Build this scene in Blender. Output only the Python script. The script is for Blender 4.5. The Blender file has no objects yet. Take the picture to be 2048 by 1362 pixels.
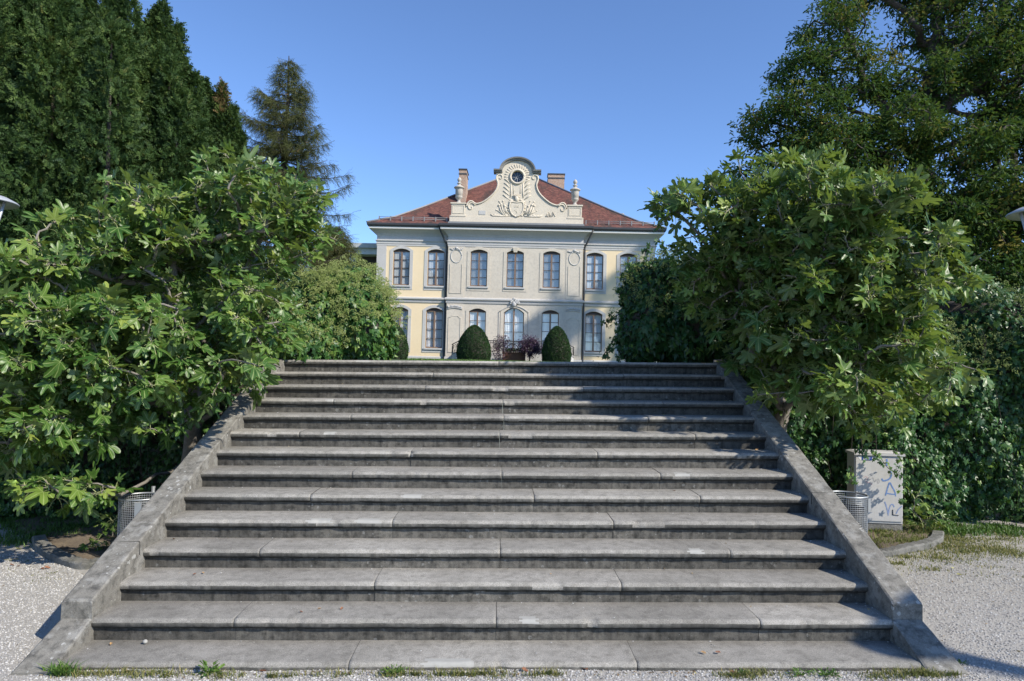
import bpy, math, random
import numpy as np
from mathutils import Vector, Matrix, noise as mnoise
R = math.radians
C = bpy.context.scene.collection
scn = bpy.context.scene
rng = np.random.default_rng(7)
random.seed(7)

# ------------------------------------------------------------------ camera
CAM = np.array([-0.0166, 0.0, 1.8588]); TH, PH, RH, FPX = 0.0163, 0.0411, 0.0248, 1365.0
F_ = np.array([math.sin(TH)*math.cos(PH), math.cos(TH)*math.cos(PH), math.sin(PH)])
R0_ = np.array([math.cos(TH), -math.sin(TH), 0.0]); U0_ = np.cross(R0_, F_)
R_ = math.cos(RH)*R0_+math.sin(RH)*U0_; U_ = -math.sin(RH)*R0_+math.cos(RH)*U0_
cd = bpy.data.cameras.new('camera'); cd.sensor_width = 36; cd.lens = 24.0; cd.clip_start = .05; cd.clip_end = 2000
cam = bpy.data.objects.new('camera', cd); C.objects.link(cam)
M4 = Matrix.Identity(4)
for i in range(3):
    M4[i][0] = R_[i]; M4[i][1] = U_[i]; M4[i][2] = -F_[i]; M4[i][3] = CAM[i]
cam.matrix_world = M4; scn.camera = cam

def at(px, py, Y):
    """world point at plane y=Y seen at a photograph position (2048 wide)"""
    d = F_+R_*(px-1024)/FPX-U_*(py-681)/FPX
    return CAM+d*(Y/d[1])

# ------------------------------------------------------------------ sky, sun, exposure
SUN = Vector((1.05, -0.77, 1.0)).normalized()
elev = math.asin(SUN.z); azim = math.atan2(SUN.x, SUN.y)
w = bpy.data.worlds.new('World'); scn.world = w; w.use_nodes = True
nt = w.node_tree; nt.nodes.clear()
sky = nt.nodes.new('ShaderNodeTexSky'); sky.sky_type = 'NISHITA'; sky.sun_disc = False
sky.sun_elevation = elev; sky.sun_rotation = azim; sky.altitude = 1800; sky.air_density = 1.0; sky.dust_density = 0.25; sky.ozone_density = 6.0
bg = nt.nodes.new('ShaderNodeBackground'); bg.inputs[1].default_value = 0.15
ow = nt.nodes.new('ShaderNodeOutputWorld')
tint = nt.nodes.new('ShaderNodeMix'); tint.data_type = 'RGBA'; tint.blend_type = 'MULTIPLY'; tint.inputs[0].default_value = 1; tint.inputs[7].default_value = (1.0, 1.0, 1.04, 1)
nt.links.new(sky.outputs[0], tint.inputs[6]); nt.links.new(tint.outputs[2], bg.inputs[0]); nt.links.new(bg.outputs[0], ow.inputs[0])
sl = bpy.data.lights.new('sun', 'SUN'); sl.energy = 4.3; sl.angle = R(0.8); sl.color = (1.0, .93, .82)
so = bpy.data.objects.new('sun', sl); C.objects.link(so)
so.rotation_euler = SUN.to_track_quat('Z', 'Y').to_euler()
scn.view_settings.view_transform = 'Standard'; scn.view_settings.look = 'None'
scn.view_settings.exposure = 0.6; scn.view_settings.gamma = 1
scn.cycles.max_bounces = 6; scn.cycles.diffuse_bounces = 3; scn.cycles.glossy_bounces = 2; scn.cycles.transmission_bounces = 3
scn.cycles.transparent_max_bounces = 6; scn.cycles.caustics_reflective = False; scn.cycles.caustics_refractive = False
scn.cycles.use_denoising = True

# ------------------------------------------------------------------ helpers: objects
def tag(o, label=None, cat=None, group=None, kind=None):
    if label: o['label'] = label
    if cat: o['category'] = cat
    if group: o['group'] = group
    if kind: o['kind'] = kind
    return o

def thing(name, label, cat, loc=(0, 0, 0), rz=0, group=None):
    o = bpy.data.objects.new(name, None); C.objects.link(o); o.empty_display_size = .1
    o.location = loc; o.rotation_euler = (0, 0, rz)
    return tag(o, label, cat, group)

def np_mesh(name, V, T, mat, parent=None, attrs=None, smooth=False, mi=None, local=None):
    """triangle soup -> one mesh object.  local = point subtracted (parent's place)"""
    V = np.asarray(V, dtype=np.float32).reshape(-1, 3); T = np.asarray(T, dtype=np.int32).reshape(-1, 3)
    if local is not None: V = V-np.asarray(local, dtype=np.float32)
    me = bpy.data.meshes.new(name)
    me.vertices.add(len(V)); me.vertices.foreach_set('co', V.ravel())
    me.loops.add(T.size); me.loops.foreach_set('vertex_index', T.ravel())
    me.polygons.add(len(T)); me.polygons.foreach_set('loop_start', np.arange(len(T), dtype=np.int32)*3)
    if smooth: me.polygons.foreach_set('use_smooth', np.ones(len(T), dtype=bool))
    else: me.polygons.foreach_set('use_smooth', np.zeros(len(T), dtype=bool))
    for m in (mat if isinstance(mat, (list, tuple)) else [mat]): me.materials.append(m)
    if mi is not None: me.polygons.foreach_set('material_index', np.asarray(mi, dtype=np.int32))
    me.update(calc_edges=True)
    for k, a in (attrs or {}).items():
        at_ = me.attributes.new(k, 'FLOAT', 'POINT'); at_.data.foreach_set('value', np.asarray(a, dtype=np.float32))
    o = bpy.data.objects.new(name, me); C.objects.link(o)
    if parent is not None: o.parent = parent
    return o

class MB:
    """collects boxes, prisms, tubes, lathes; build() links them as ONE object"""
    def __init__(s): s.v = []; s.f = []; s.m = []; s.sm = []
    def add(s, v, f, m=0, sm=False):
        b = len(s.v); s.v += [tuple(p) for p in v]
        for q in f: s.f.append(tuple(b+i for i in q)); s.m.append(m); s.sm.append(sm)
        return s
    def box(s, x0, x1, y0, y1, z0, z1, m=0):
        v = [(x, y, z) for z in (z0, z1) for y in (y0, y1) for x in (x0, x1)]
        return s.add(v, [(0, 2, 3, 1), (4, 5, 7, 6), (0, 1, 5, 4), (2, 6, 7, 3), (0, 4, 6, 2), (1, 3, 7, 5)], m)
    def tube(s, pts, r, n=8, m=0, sm=True, cap=True, flat=None):
        P = [Vector(p) for p in pts]; L = len(P)
        rr = list(r) if hasattr(r, '__len__') else [r]*L
        b = len(s.v); up = None
        for i in range(L):
            t = (P[min(i+1, L-1)]-P[max(i-1, 0)]); t = t.normalized() if t.length > 1e-9 else Vector((0, 0, 1))
            if up is None: up = Vector((0, 0, 1)) if abs(t.z) < .9 else Vector((1, 0, 0))
            a = t.cross(up).normalized(); up2 = a.cross(t).normalized(); up = up2
            for k in range(n):
                an = 2*math.pi*k/n; s.v.append(tuple(P[i]+(a*math.cos(an)+up2*math.sin(an))*rr[i]))
        for i in range(L-1):
            for k in range(n):
                k2 = (k+1) % n; s.f.append((b+i*n+k, b+i*n+k2, b+(i+1)*n+k2, b+(i+1)*n+k)); s.m.append(m); s.sm.append(sm)
        if cap:
            s.f.append(tuple(b+k for k in range(n))[::-1]); s.m.append(m); s.sm.append(False)
            s.f.append(tuple(b+(L-1)*n+k for k in range(n))); s.m.append(m); s.sm.append(False)
        return s
    def lathe(s, prof, cx=0, cy=0, n=24, m=0, z0=0, sm=True, flute=None):
        b = len(s.v); L = len(prof)
        for (r, z) in prof:
            for k in range(n):
                an = 2*math.pi*k/n; q = r*(1-(flute[2] if flute and flute[0] <= z <= flute[1] and k % 2 else 0))
                s.v.append((cx+q*math.cos(an), cy+q*math.sin(an), z+z0))
        for i in range(L-1):
            for k in range(n):
                k2 = (k+1) % n; s.f.append((b+i*n+k, b+i*n+k2, b+(i+1)*n+k2, b+(i+1)*n+k)); s.m.append(m); s.sm.append(sm)
        s.f.append(tuple(b+k for k in range(n))[::-1]); s.m.append(m); s.sm.append(False)
        s.f.append(tuple(b+(L-1)*n+k for k in range(n))); s.m.append(m); s.sm.append(False)
        return s
    def extr(s, outline, y0, y1, m=0):
        """outline = [(x,z)] anticlockwise seen from -y ; closed prism between y0 (front) and y1"""
        n = len(outline); v = [(x, y0, z) for x, z in outline]+[(x, y1, z) for x, z in outline]
        f = [tuple(range(n)), tuple(range(2*n-1, n-1, -1))]+[(i, i+n, (i+1) % n+n, (i+1) % n) for i in range(n)]
        return s.add(v, f, m)
    def blob(s, c, r, m=0, n=8, squash=(1, 1, 1), jit=.12):
        v = []; L = n//2+1
        for i in range(1, L):
            for k in range(n):
                th = math.pi*i/L; ph = 2*math.pi*k/n; q = r*(1+random.uniform(-jit, jit))
                v.append((c[0]+q*squash[0]*math.sin(th)*math.cos(ph), c[1]+q*squash[1]*math.sin(th)*math.sin(ph), c[2]+q*squash[2]*math.cos(th)))
        v += [(c[0], c[1], c[2]+r*squash[2]), (c[0], c[1], c[2]-r*squash[2])]
        f = [(i*n+k, (i+1)*n+k, (i+1)*n+(k+1) % n, i*n+(k+1) % n) for i in range(L-2) for k in range(n)]
        f += [(len(v)-2, k, (k+1) % n) for k in range(n)]+[(len(v)-1, (L-2)*n+(k+1) % n, (L-2)*n+k) for k in range(n)]
        return s.add(v, f, m, True)
    def mesh(s, name, mats):
        me = bpy.data.meshes.new(name); me.from_pydata(s.v, [], s.f)
        for m in (mats if isinstance(mats, (list, tuple)) else [mats]): me.materials.append(m)
        me.polygons.foreach_set('material_index', s.m); me.polygons.foreach_set('use_smooth', s.sm); me.update()
        return me
    def build(s, name, mats, parent=None, bevel=0):
        me = s.mesh(name, mats)
        o = bpy.data.objects.new(name, me); C.objects.link(o)
        if parent is not None: o.parent = parent
        if bevel:
            b = o.modifiers.new('bevel', 'BEVEL'); b.width = bevel; b.segments = 2; b.limit_method = 'ANGLE'
        return o

def dup(root, loc=None, rz=None, label=None, group=None):
    r = root.copy(); C.objects.link(r)
    if loc is not None: r.location = loc
    if rz is not None: r.rotation_euler = (0, 0, rz)
    if label: r['label'] = label
    if group: r['group'] = group
    for ch in list(root.children):
        c = ch.copy(); C.objects.link(c); c.parent = r
        for g in ch.children:
            d = g.copy(); C.objects.link(d); d.parent = c
    return r

# ------------------------------------------------------------------ helpers: materials
class NT:
    def __init__(s, name):
        s.m = bpy.data.materials.new(name); s.m.use_nodes = True; s.t = s.m.node_tree; s.t.nodes.clear()
        s.out = s.n('ShaderNodeOutputMaterial')
    def n(s, typ, ins=None, **kw):
        x = s.t.nodes.new(typ)
        for k, v in kw.items(): setattr(x, k, v)
        for k, v in (ins or {}).items(): s.set(x.inputs[k], v)
        return x
    def set(s, sock, v):
        if isinstance(v, bpy.types.NodeSocket): s.t.links.new(v, sock)
        elif isinstance(v, bpy.types.Node): s.t.links.new(v.outputs[0], sock)
        else: sock.default_value = v
    def mix(s, f, a, b, mode='MIX'):
        x = s.n('ShaderNodeMix', data_type='RGBA', blend_type=mode); s.set(x.inputs[0], f)
        s.set(x.inputs[6], c4(a)); s.set(x.inputs[7], c4(b)); return x.outputs[2]
    def noise(s, scale, vec=None, detail=4, rough=.55, dist=0):
        x = s.n('ShaderNodeTexNoise', {'Scale': scale, 'Detail': detail, 'Roughness': rough, 'Distortion': dist})
        if vec is not None: s.set(x.inputs['Vector'], vec)
        return x.outputs[0]
    def ramp(s, f, stops):
        x = s.n('ShaderNodeValToRGB'); s.set(x.inputs[0], f); e = x.color_ramp.elements
        while len(e) < len(stops): e.new(.5)
        for el, (p, c) in zip(e, stops): el.position = p; el.color = c4(c) if not isinstance(c, (int, float)) else (c, c, c, 1)
        return x.outputs[0]
    def math(s, op, a, b=0.0, clamp=False):
        x = s.n('ShaderNodeMath', operation=op, use_clamp=clamp); s.set(x.inputs[0], a); s.set(x.inputs[1], b); return x.outputs[0]
    def coords(s, kind='Object'): return s.n('ShaderNodeTexCoord').outputs[kind]
    def pos(s): return s.n('ShaderNodeNewGeometry').outputs['Position']
    def bump(s, h, dist=.01, strength=1.0, nrm=None):
        x = s.n('ShaderNodeBump', {'Height': h, 'Distance': dist, 'Strength': strength})
        if nrm is not None: s.set(x.inputs['Normal'], nrm)
        return x.outputs[0]
    def bsdf(s, col, rough=.8, normal=None, **kw):
        x = s.n('ShaderNodeBsdfPrincipled'); s.set(x.inputs['Base Color'], c4(col)); s.set(x.inputs['Roughness'], rough)
        for k, v in kw.items(): s.set(x.inputs[k.replace('_', ' ')], v)
        if normal is not None: s.set(x.inputs['Normal'], normal)
        return x.outputs[0]
    def done(s, sh): s.t.links.new(sh, s.out.inputs[0]); return s.m

def c4(c):
    return c if isinstance(c, (bpy.types.NodeSocket, bpy.types.Node)) else (tuple(c)+(1,) if len(c) == 3 else tuple(c))

def plain(name, col, rough=.7, var=.12, scale=8, bump=0.0, bscale=60, **kw):
    n = NT(name); v = n.pos(); f = n.noise(scale, v)
    a = tuple(x*(1-var) for x in col); b = tuple(min(1, x*(1+var)) for x in col)
    nr = n.bump(n.noise(bscale, v, 6), bump) if bump else None
    return n.done(n.bsdf(n.mix(f, a, b), rough, nr, **kw))

def stone(name, c1, c2, dark=(.05, .05, .045), darkamt=.5, spots=0.0, tone=False, blotch=0.0, spotc=(.5, .5, .47), sc=1.0, bump=.004, streak=0.0, rough=.92, grain=.35):
    n = NT(name); p = n.pos()
    big = n.noise(1.6*sc, p, 6, .6); mid = n.noise(14*sc, p, 6, .65); fine = n.noise(150*sc, p, 4, .7); vfine = n.noise(420*sc, p, 2, .6)
    col = n.mix(n.ramp(big, [(.3, 0.), (.72, 1.)]), c1, c2)
    col = n.mix(n.math('MULTIPLY', n.ramp(mid, [(.45, 0.), (.72, 1.)]), darkamt), col, dark)
    col = n.mix(grain, col, n.ramp(fine, [(.3, .18), (.7, .85)]), 'OVERLAY')
    col = n.mix(grain*.7, col, n.ramp(vfine, [(.35, .2), (.65, .8)]), 'OVERLAY')
    if streak:
        m = n.n('ShaderNodeMapping', {'Vector': p, 'Scale': (26, 3, 1.2)}).outputs[0]
        col = n.mix(n.math('MULTIPLY', n.ramp(n.noise(1, m, 5, .6), [(.45, 0.), (.7, 1.)]), streak), col, dark)
    if spots:
        wv = n.n('ShaderNodeVectorMath', {0: p, 1: n.n('ShaderNodeVectorMath', {0: n.n('ShaderNodeTexNoise', {'Scale': 60.0, 'Vector': p}).outputs['Color'], 1: (.02, .02, .02)}, operation='MULTIPLY').outputs[0]}, operation='ADD').outputs[0]
        vo = n.n('ShaderNodeTexVoronoi', {'Vector': wv, 'Scale': 17.0, 'Randomness': 1.0})
        rr = n.math('MULTIPLY', n.ramp(n.noise(3.5, p), [(.38, 0.), (.7, 1.)]), .34)
        s_ = n.math('LESS_THAN', vo.outputs['Distance'], n.math('SUBTRACT', rr, .02))
        s_ = n.math('MULTIPLY', s_, n.ramp(n.noise(60, p), [(.35, 0.), (.5, 1.)]))
        col = n.mix(n.math('MULTIPLY', s_, spots), col, spotc)
    if blotch: col = n.mix(n.math('MULTIPLY', n.ramp(n.noise(8, p, 7, .7), [(.52, 0.), (.60, 1.)]), blotch), col, spotc)
    if tone: col = n.mix(1.0, col, n.n('ShaderNodeAttribute', attribute_name='tone').outputs['Color'], 'MULTIPLY')
    h = n.math('ADD', n.math('MULTIPLY', mid, 1.2), n.math('ADD', n.math('MULTIPLY', fine, .5), n.math('MULTIPLY', vfine, .25)))
    return n.done(n.bsdf(col, rough, n.bump(h, bump)))

def leafmat(name, stops, back=None, trans=.32, tcol=(.16, .26, .03), rough=.42, spec=.45, vein=None, noise_sc=0):
    n = NT(name); a = n.n('ShaderNodeAttribute', attribute_name='var')
    col = n.ramp(a.outputs['Fac'], stops)
    if noise_sc: col = n.mix(.35, col, n.ramp(n.noise(noise_sc, n.pos(), 3), [(.3, .25), (.7, .8)]), 'OVERLAY')
    if vein:
        ve = n.n('ShaderNodeAttribute', attribute_name='vein')
        col = n.mix(n.ramp(ve.outputs['Fac'], [(.80, 0.), (.97, .75)]), col, vein)
    geo = n.n('ShaderNodeNewGeometry')
    if back: col = n.mix(n.math('MULTIPLY', geo.outputs['Backfacing'], .6), col, back)
    b = n.bsdf(col, rough, Specular_IOR_Level=spec)
    tl = n.n('ShaderNodeBsdfTranslucent'); n.set(tl.inputs[0], n.mix(.5, col, c4(tcol)))
    mx = n.n('ShaderNodeMixShader'); n.set(mx.inputs[0], trans); n.set(mx.inputs[1], b); n.set(mx.inputs[2], tl.outputs[0])
    return n.done(mx.outputs[0])

# ------------------------------------------------------------------ helpers: foliage
def nrm(a): return a/np.maximum(np.linalg.norm(a, axis=-1, keepdims=True), 1e-9)

def frames(Y, Z):
    """columns X,Y,Z ; Y = leaf axis, Z ~ leaf normal"""
    Y = nrm(Y); X = nrm(np.cross(Y, Z)); Z = np.cross(X, Y)
    return np.stack([X, Y, Z], axis=-1)

def scatter(temps, P, RT, S, tid, var=None):
    """temps = [(verts, tris, vein)] -> V, T, attrs"""
    Vs, Ts, A, Ve = [], [], [], []; off = 0
    for t, (tv, tt, tve) in enumerate(temps):
        idx = np.nonzero(tid == t)[0]
        if not len(idx): continue
        v = np.einsum('nij,kj->nki', RT[idx], tv)*S[idx][:, None, None]+P[idx][:, None, :]
        n = len(idx); k = len(tv)
        Vs.append(v.reshape(-1, 3)); Ts.append((tt[None]+(np.arange(n)*k)[:, None, None]).reshape(-1, 3)+off)
        A.append(np.repeat(var[idx] if var is not None else np.zeros(n), k)); Ve.append(np.tile(tve, n)); off += n*k
    return np.concatenate(Vs), np.concatenate(Ts), {'var': np.concatenate(A), 'vein': np.concatenate(Ve)}

def fig_leaf(seed):
    r = np.random.default_rng(seed)
    n5 = r.random() < .7
    lobes = [(-104, .55), (-52, .84), (0, 1.0), (52, .84), (104, .55)] if n5 else [(-80, .6), (-42, .82), (0, 1.), (42, .82), (80, .6)]
    V = [(0, 0, 0)]; T = []; ve = [1.]; wd = r.uniform(.115, .18)*(1 if n5 else 1.1); sin_d = r.uniform(.27, .45)
    ends = []
    for a, L in lobes:
        a = math.radians(a+r.uniform(-7, 7)); L *= r.uniform(.9, 1.1)
        d = np.array([math.sin(a), math.cos(a)]); q = np.array([d[1], -d[0]])
        def pt(t, s): return d*t*L+q*s
        rows = []
        for t, w_ in ((.34, .075), (.58, wd*.9), (.8, wd), (.94, wd*.55)):
            rows.append((pt(t, -w_*r.uniform(.9, 1.1)), pt(t, 0), pt(t, w_*r.uniform(.9, 1.1))))
        base = len(V)
        for l, m, rr in rows:
            V += [(l[0], l[1], 0), (m[0], m[1], 0), (rr[0], rr[1], 0)]; ve += [0., 1., 0.]
        tip = pt(1.0, 0); V.append((tip[0], tip[1], 0)); ve.append(.8)
        for i in range(3):
            b = base+3*i
            T += [(b, b+3, b+1), (b+1, b+3, b+4), (b+1, b+4, b+2), (b+2, b+4, b+5)]
        b = base+9; T += [(b, len(V)-1, b+1), (b+1, len(V)-1, b+2)]
        T += [(0, base, base+1), (0, base+1, base+2)]
        ends.append((base, base+2, a))
    for i in range(4):   # web between lobes
        a = (ends[i][2]+ends[i+1][2])/2; s_ = len(V); V.append((math.sin(a)*sin_d, math.cos(a)*sin_d, 0)); ve.append(0.)
        T += [(0, ends[i][1], s_), (0, s_, ends[i+1][0]), (ends[i][1], ends[i][1]+3, s_), (s_, ends[i+1][0]+3, ends[i+1][0])]
    # ears behind the stalk
    for sgn, e in ((-1, ends[0][0]), (1, ends[4][1])):
        s_ = len(V); V.append((sgn*.16, -.10, 0)); ve.append(0.); T.append((0, s_, e) if sgn < 0 else (0, e, s_))
    V = np.array(V, float); ve = np.array(ve)
    rad = np.hypot(V[:, 0], V[:, 1]); dr = r.uniform(.1, .42)
    V[:, 2] = -dr*rad**2*.6+r.uniform(-.25, .45)*np.abs(V[:, 0])**1.3+r.uniform(.03, .08)*(1-ve)*(rad > .2)+r.uniform(-.1, .1)*V[:, 0]
    V[:, 2] += .035*np.sin(V[:, 0]*9+r.uniform(0, 6))*np.cos(V[:, 1]*8)
    V[:, :2] *= .62
    V[:, 2] *= .62
    T = np.array(T)
    n_ = np.cross(V[T[:, 1]]-V[T[:, 0]], V[T[:, 2]]-V[T[:, 0]])[:, 2]
    T[n_ < 0] = T[n_ < 0][:, ::-1]
    return V, T, ve

def ivy_leaf(seed):
    r = np.random.default_rng(seed); pts = []
    for a, L in ((-150, .45), (-110, .55), (-80, .36), (-50, .72), (-28, .5), (0, 1.), (28, .5), (50, .72), (80, .36), (110, .55), (150, .45)):
        L *= r.uniform(.85, 1.15); pts.append((math.sin(R(a))*L, math.cos(R(a))*L))
    V = [(0, 0, 0)]+[(x, y, -r.uniform(.05, .3)*(x*x+y*y)-.12*abs(x)) for x, y in pts]
    n = len(pts); T = [(0, i+1, i) for i in range(1, n)]
    V = np.array(V, float)*.6
    return V, np.array(T), np.concatenate([[1.], np.zeros(n)])

def simple_leaf(w=.3, fold=.12, droop=.2):
    V = np.array([(0, 0, 0), (-w, .45, fold), (0, .5, -.04), (w, .45, fold), (0, 1, -droop)], float)
    T = np.array([(0, 2, 1), (0, 3, 2), (1, 2, 4), (2, 3, 4)]); return V, T, np.array([1., 0, 1, 0, .5])

def lobed_leaf(seed):   # oak-like
    r = np.random.default_rng(seed); L = []; V = [(0, 0, 0)]
    ys = [.15, .3, .42, .56, .68, .82, .93]; ws = [.05, .17, .09, .23, .12, .19, .06]
    for s_ in (-1, 1):
        for y, w_ in zip(ys, ws): V.append((s_*w_*r.uniform(.85, 1.15), y, .05*w_))
    V.append((0, 1, -.12)); V.append((0, .5, -.05)); n = 7; c = len(V)-1; tip = len(V)-2
    T = []
    for off, flip in ((1, 0), (1+n, 1)):
        ch = [0]+[off+i for i in range(n)]+[tip]
        for i in range(len(ch)-1): T.append((c, ch[i+1], ch[i]) if flip else (c, ch[i], ch[i+1]))
    return np.array(V, float), np.array(T)[:, ::-1], np.concatenate([[1.], np.zeros(2*n), [.5, 1.]])

def feather(seed, n=5, ang=.9, wid=.10, droop=.3, spread=.42):
    r = np.random.default_rng(seed); V = []; T = []
    for i in range(n):
        y = i/n
        for s_ in (-1, 1):
            L = spread*(1-.65*y)*r.uniform(.7, 1.2); z = -droop*y*y; a = ang*r.uniform(.75, 1.2)
            tx = s_*L*math.sin(a); ty = y+L*math.cos(a); b = len(V)
            V += [(0, y-.03, z), (0, y+wid, z), (tx, ty, z-r.uniform(.0, .14)), ]
            V.append((tx*.5+s_*wid*.3, (y+ty)/2-wid*.9, z-.02)); T += [(b, b+3, b+2), (b, b+2, b+1)]
    b = len(V); V += [(-.02, .85, -droop*.7), (.02, .85, -droop*.7), (0, 1.08, -droop*1.15)]; T.append((b, b+1, b+2))
    V = np.array(V, float); return V, np.array(T), np.zeros(len(V))

def needles(seed, n=16, L=.13):
    r = np.random.default_rng(seed); V = []; T = []
    for i in range(n):
        y = i/n+r.uniform(-.03, .03); a = r.uniform(0, 2*math.pi); l = L*r.uniform(.6, 1.2); z0 = -.25*y*y
        q = np.array([math.cos(a)*l, y+l*.75, z0+math.sin(a)*l]); b = len(V)
        V += [(-.012, y, z0), (.012, y+.02, z0), tuple(q)]; T.append((b, b+1, b+2))
    b = len(V); V += [(-.012, 0, 0), (.012, 0, 0), (0, 1, -.25), (0, .0, .012), (0, .0, -.014)]; T += [(b, b+1, b+2), (b+3, b+4, b+2)]
    V = np.array(V, float); return V, np.array(T), np.zeros(len(V))

def sample_ell(ells, n, shell=.5, keep=None):
    """ells = [(centre(3), radii(3), weight)] -> points, outward directions"""
    w_ = np.array([e[2] for e in ells], float); w_ /= w_.sum(); k = rng.choice(len(ells), n, p=w_)
    c = np.array([e[0] for e in ells])[k]; r = np.array([e[1] for e in ells])[k]
    d = nrm(rng.normal(size=(n, 3))); rad = shell+(1-shell)*rng.random(n)**.6
    P = c+d*r*rad[:, None]; return P, nrm(d/r)

def ell_px(lst, rz=.9, rw=None):
    out = []
    for (px, py, Y, rx, ry) in lst:
        c = at(px, py, Y); s_ = Y/FPX; out.append((c, np.array([rx*s_, rz, ry*s_]), rx*ry))
    return out

def grow(limbs, tips, r_tip=.006, r_max=.1, expo=2.4, wig=.06, bend=.25, rootpull=.35, nmid=3):
    """space-filling skeleton: limbs = list of polylines (each starts on an earlier one or the ground); every tip is joined to the
    nearest node of the growing tree.  returns MB with the wood"""
    N = []; par = []
    def addn(p, q): N.append(np.array(p, float)); par.append(q); return len(N)-1
    for L in limbs:
        L = [np.array(p, float) for p in L]
        if N:
            D = np.linalg.norm(np.array(N)-L[0], axis=1); prev = int(D.argmin())
        else: prev = addn(L[0], -1)
        for a, b in zip(L[:-1], L[1:]):
            n = max(1, int(np.linalg.norm(b-a)/.25))
            for i in range(1, n+1): prev = addn(a+(b-a)*i/n+rng.normal(size=3)*wig*.3*(i < n), prev)
    root = N[0]; o = np.argsort(np.linalg.norm(tips-np.array([l[-1] for l in limbs]).mean(0), axis=1)); tipn = np.zeros(len(tips), int)
    pathlen = {0: 0.}
    for i in range(1, len(N)): pathlen[i] = pathlen[par[i]]+np.linalg.norm(N[i]-N[par[i]])
    arr = np.zeros((len(N)+len(tips)*(nmid+1)+5, 3)); arr[:len(N)] = N; cost = np.zeros(len(arr)); cost[:len(N)] = [pathlen[i] for i in range(len(N))]; m = len(N)
    for t in o:
        p = tips[t]; d = np.linalg.norm(arr[:m]-p, axis=1)+cost[:m]*rootpull*.3; q = int(d.argmin()); a = arr[q].copy(); prev = q
        if par[q] >= 0: tang = arr[q]-arr[par[q]]; tang /= max(np.linalg.norm(tang), 1e-6)
        else: tang = np.array([0, 0, 1.])
        D = np.linalg.norm(p-a)
        for i in range(1, nmid+2):
            s_ = i/(nmid+1); x = a+(p-a)*s_+tang*bend*D*s_*(1-s_)+(rng.normal(size=3)*wig*D*.5*(1-s_) if i <= nmid else 0)
            arr[m] = x; par.append(prev); cost[m] = cost[prev]+np.linalg.norm(x-arr[prev]); prev = m; m += 1
        tipn[t] = prev
    cnt = np.zeros(m)
    cnt[tipn] = 1
    for i in range(m-1, 0, -1): cnt[par[i]] += cnt[i]
    rad = np.maximum(r_tip*np.maximum(cnt, 1)**(1/expo), r_tip); rad = np.minimum(rad, r_max)
    ch = [[] for _ in range(m)]
    for i in range(1, m): ch[par[i]].append(i)
    mb = MB(); stack = [(0, None)]
    while stack:
        s_, pre = stack.pop(); chain = ([pre] if pre is not None else [])+[s_]; cur = s_
        while ch[cur]:
            k = max(ch[cur], key=lambda j: cnt[j])
            for j in ch[cur]:
                if j != k: stack.append((j, cur))
            chain.append(k); cur = k
        if len(chain) > 1:
            rr = [rad[j] for j in chain]
            if pre is not None: rr[0] = min(rr[0], rr[1]*1.15)
            mb.tube([arr[j] for j in chain], rr, 8 if rr[0] > .03 else 5, cap=False)
    dirs = nrm(arr[tipn]-arr[[par[j] for j in tipn]])
    return mb, dirs
# ================================================================== materials of the place
M = {}
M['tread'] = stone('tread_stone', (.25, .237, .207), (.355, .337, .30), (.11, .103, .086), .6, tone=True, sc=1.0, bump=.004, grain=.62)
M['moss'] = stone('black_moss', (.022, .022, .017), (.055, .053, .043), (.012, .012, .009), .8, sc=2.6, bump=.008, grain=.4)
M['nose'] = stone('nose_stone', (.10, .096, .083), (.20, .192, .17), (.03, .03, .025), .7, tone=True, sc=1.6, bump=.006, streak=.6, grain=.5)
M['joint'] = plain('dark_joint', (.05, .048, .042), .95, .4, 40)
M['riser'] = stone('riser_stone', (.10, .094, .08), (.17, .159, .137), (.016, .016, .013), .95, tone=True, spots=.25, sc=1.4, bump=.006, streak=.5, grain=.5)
M['wallstone'] = stone('parapet_stone', (.150, .141, .120), (.232, .220, .190), (.05, .048, .042), .9, spots=.9, blotch=.35, spotc=(.38, .375, .345), sc=1.1, bump=.004, grain=.45)
M['rubble'] = stone('rubble_stone', (.16, .155, .14), (.24, .235, .21), (.04, .045, .03), .7, sc=.8, bump=.02)
M['patch'] = plain('mortar_patch', (.35, .342, .31), .95, .1, 30, .002)
M['bark'] = stone('fig_bark', (.17, .15, .125), (.26, .24, .205), (.06, .05, .04), .5, sc=2.2, bump=.006, grain=.3)
M['darkbark'] = stone('dark_bark', (.05, .042, .034), (.085, .072, .058), (.02, .018, .015), .5, sc=1.6, bump=.02)
M['soil'] = stone('bare_soil', (.13, .10, .07), (.24, .19, .13), (.05, .04, .03), .5, sc=2.5, bump=.012)

def gravel_mat():
    n = NT('gravel'); p = n.pos()
    v1 = n.n('ShaderNodeTexVoronoi', {'Vector': p, 'Scale': 75.0}); v2 = n.n('ShaderNodeTexVoronoi', {'Vector': p, 'Scale': 170.0})
    col = n.mix(.5, n.ramp(v1.outputs['Color'], [(.0, (.27, .255, .23)), (.5, (.35, .334, .305)), (1., (.45, .432, .40))]), n.ramp(v2.outputs['Color'], [(.0, (.26, .246, .222)), (1., (.44, .424, .39))]))
    big = n.noise(.7, p, 5, .6); col = n.mix(n.ramp(big, [(.35, .0), (.7, .65)]), col, (.36, .335, .285))
    col = n.mix(n.ramp(n.noise(3.5, p, 6, .7), [(.55, 0.), (.8, .45)]), col, (.26, .24, .20))
    h = n.math('ADD', n.math('MULTIPLY', v1.outputs['Distance'], -1.0), n.math('MULTIPLY', v2.outputs['Distance'], -.5))
    return n.done(n.bsdf(col, .95, n.bump(h, .008, .6)))
M['gravel'] = gravel_mat()
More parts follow.
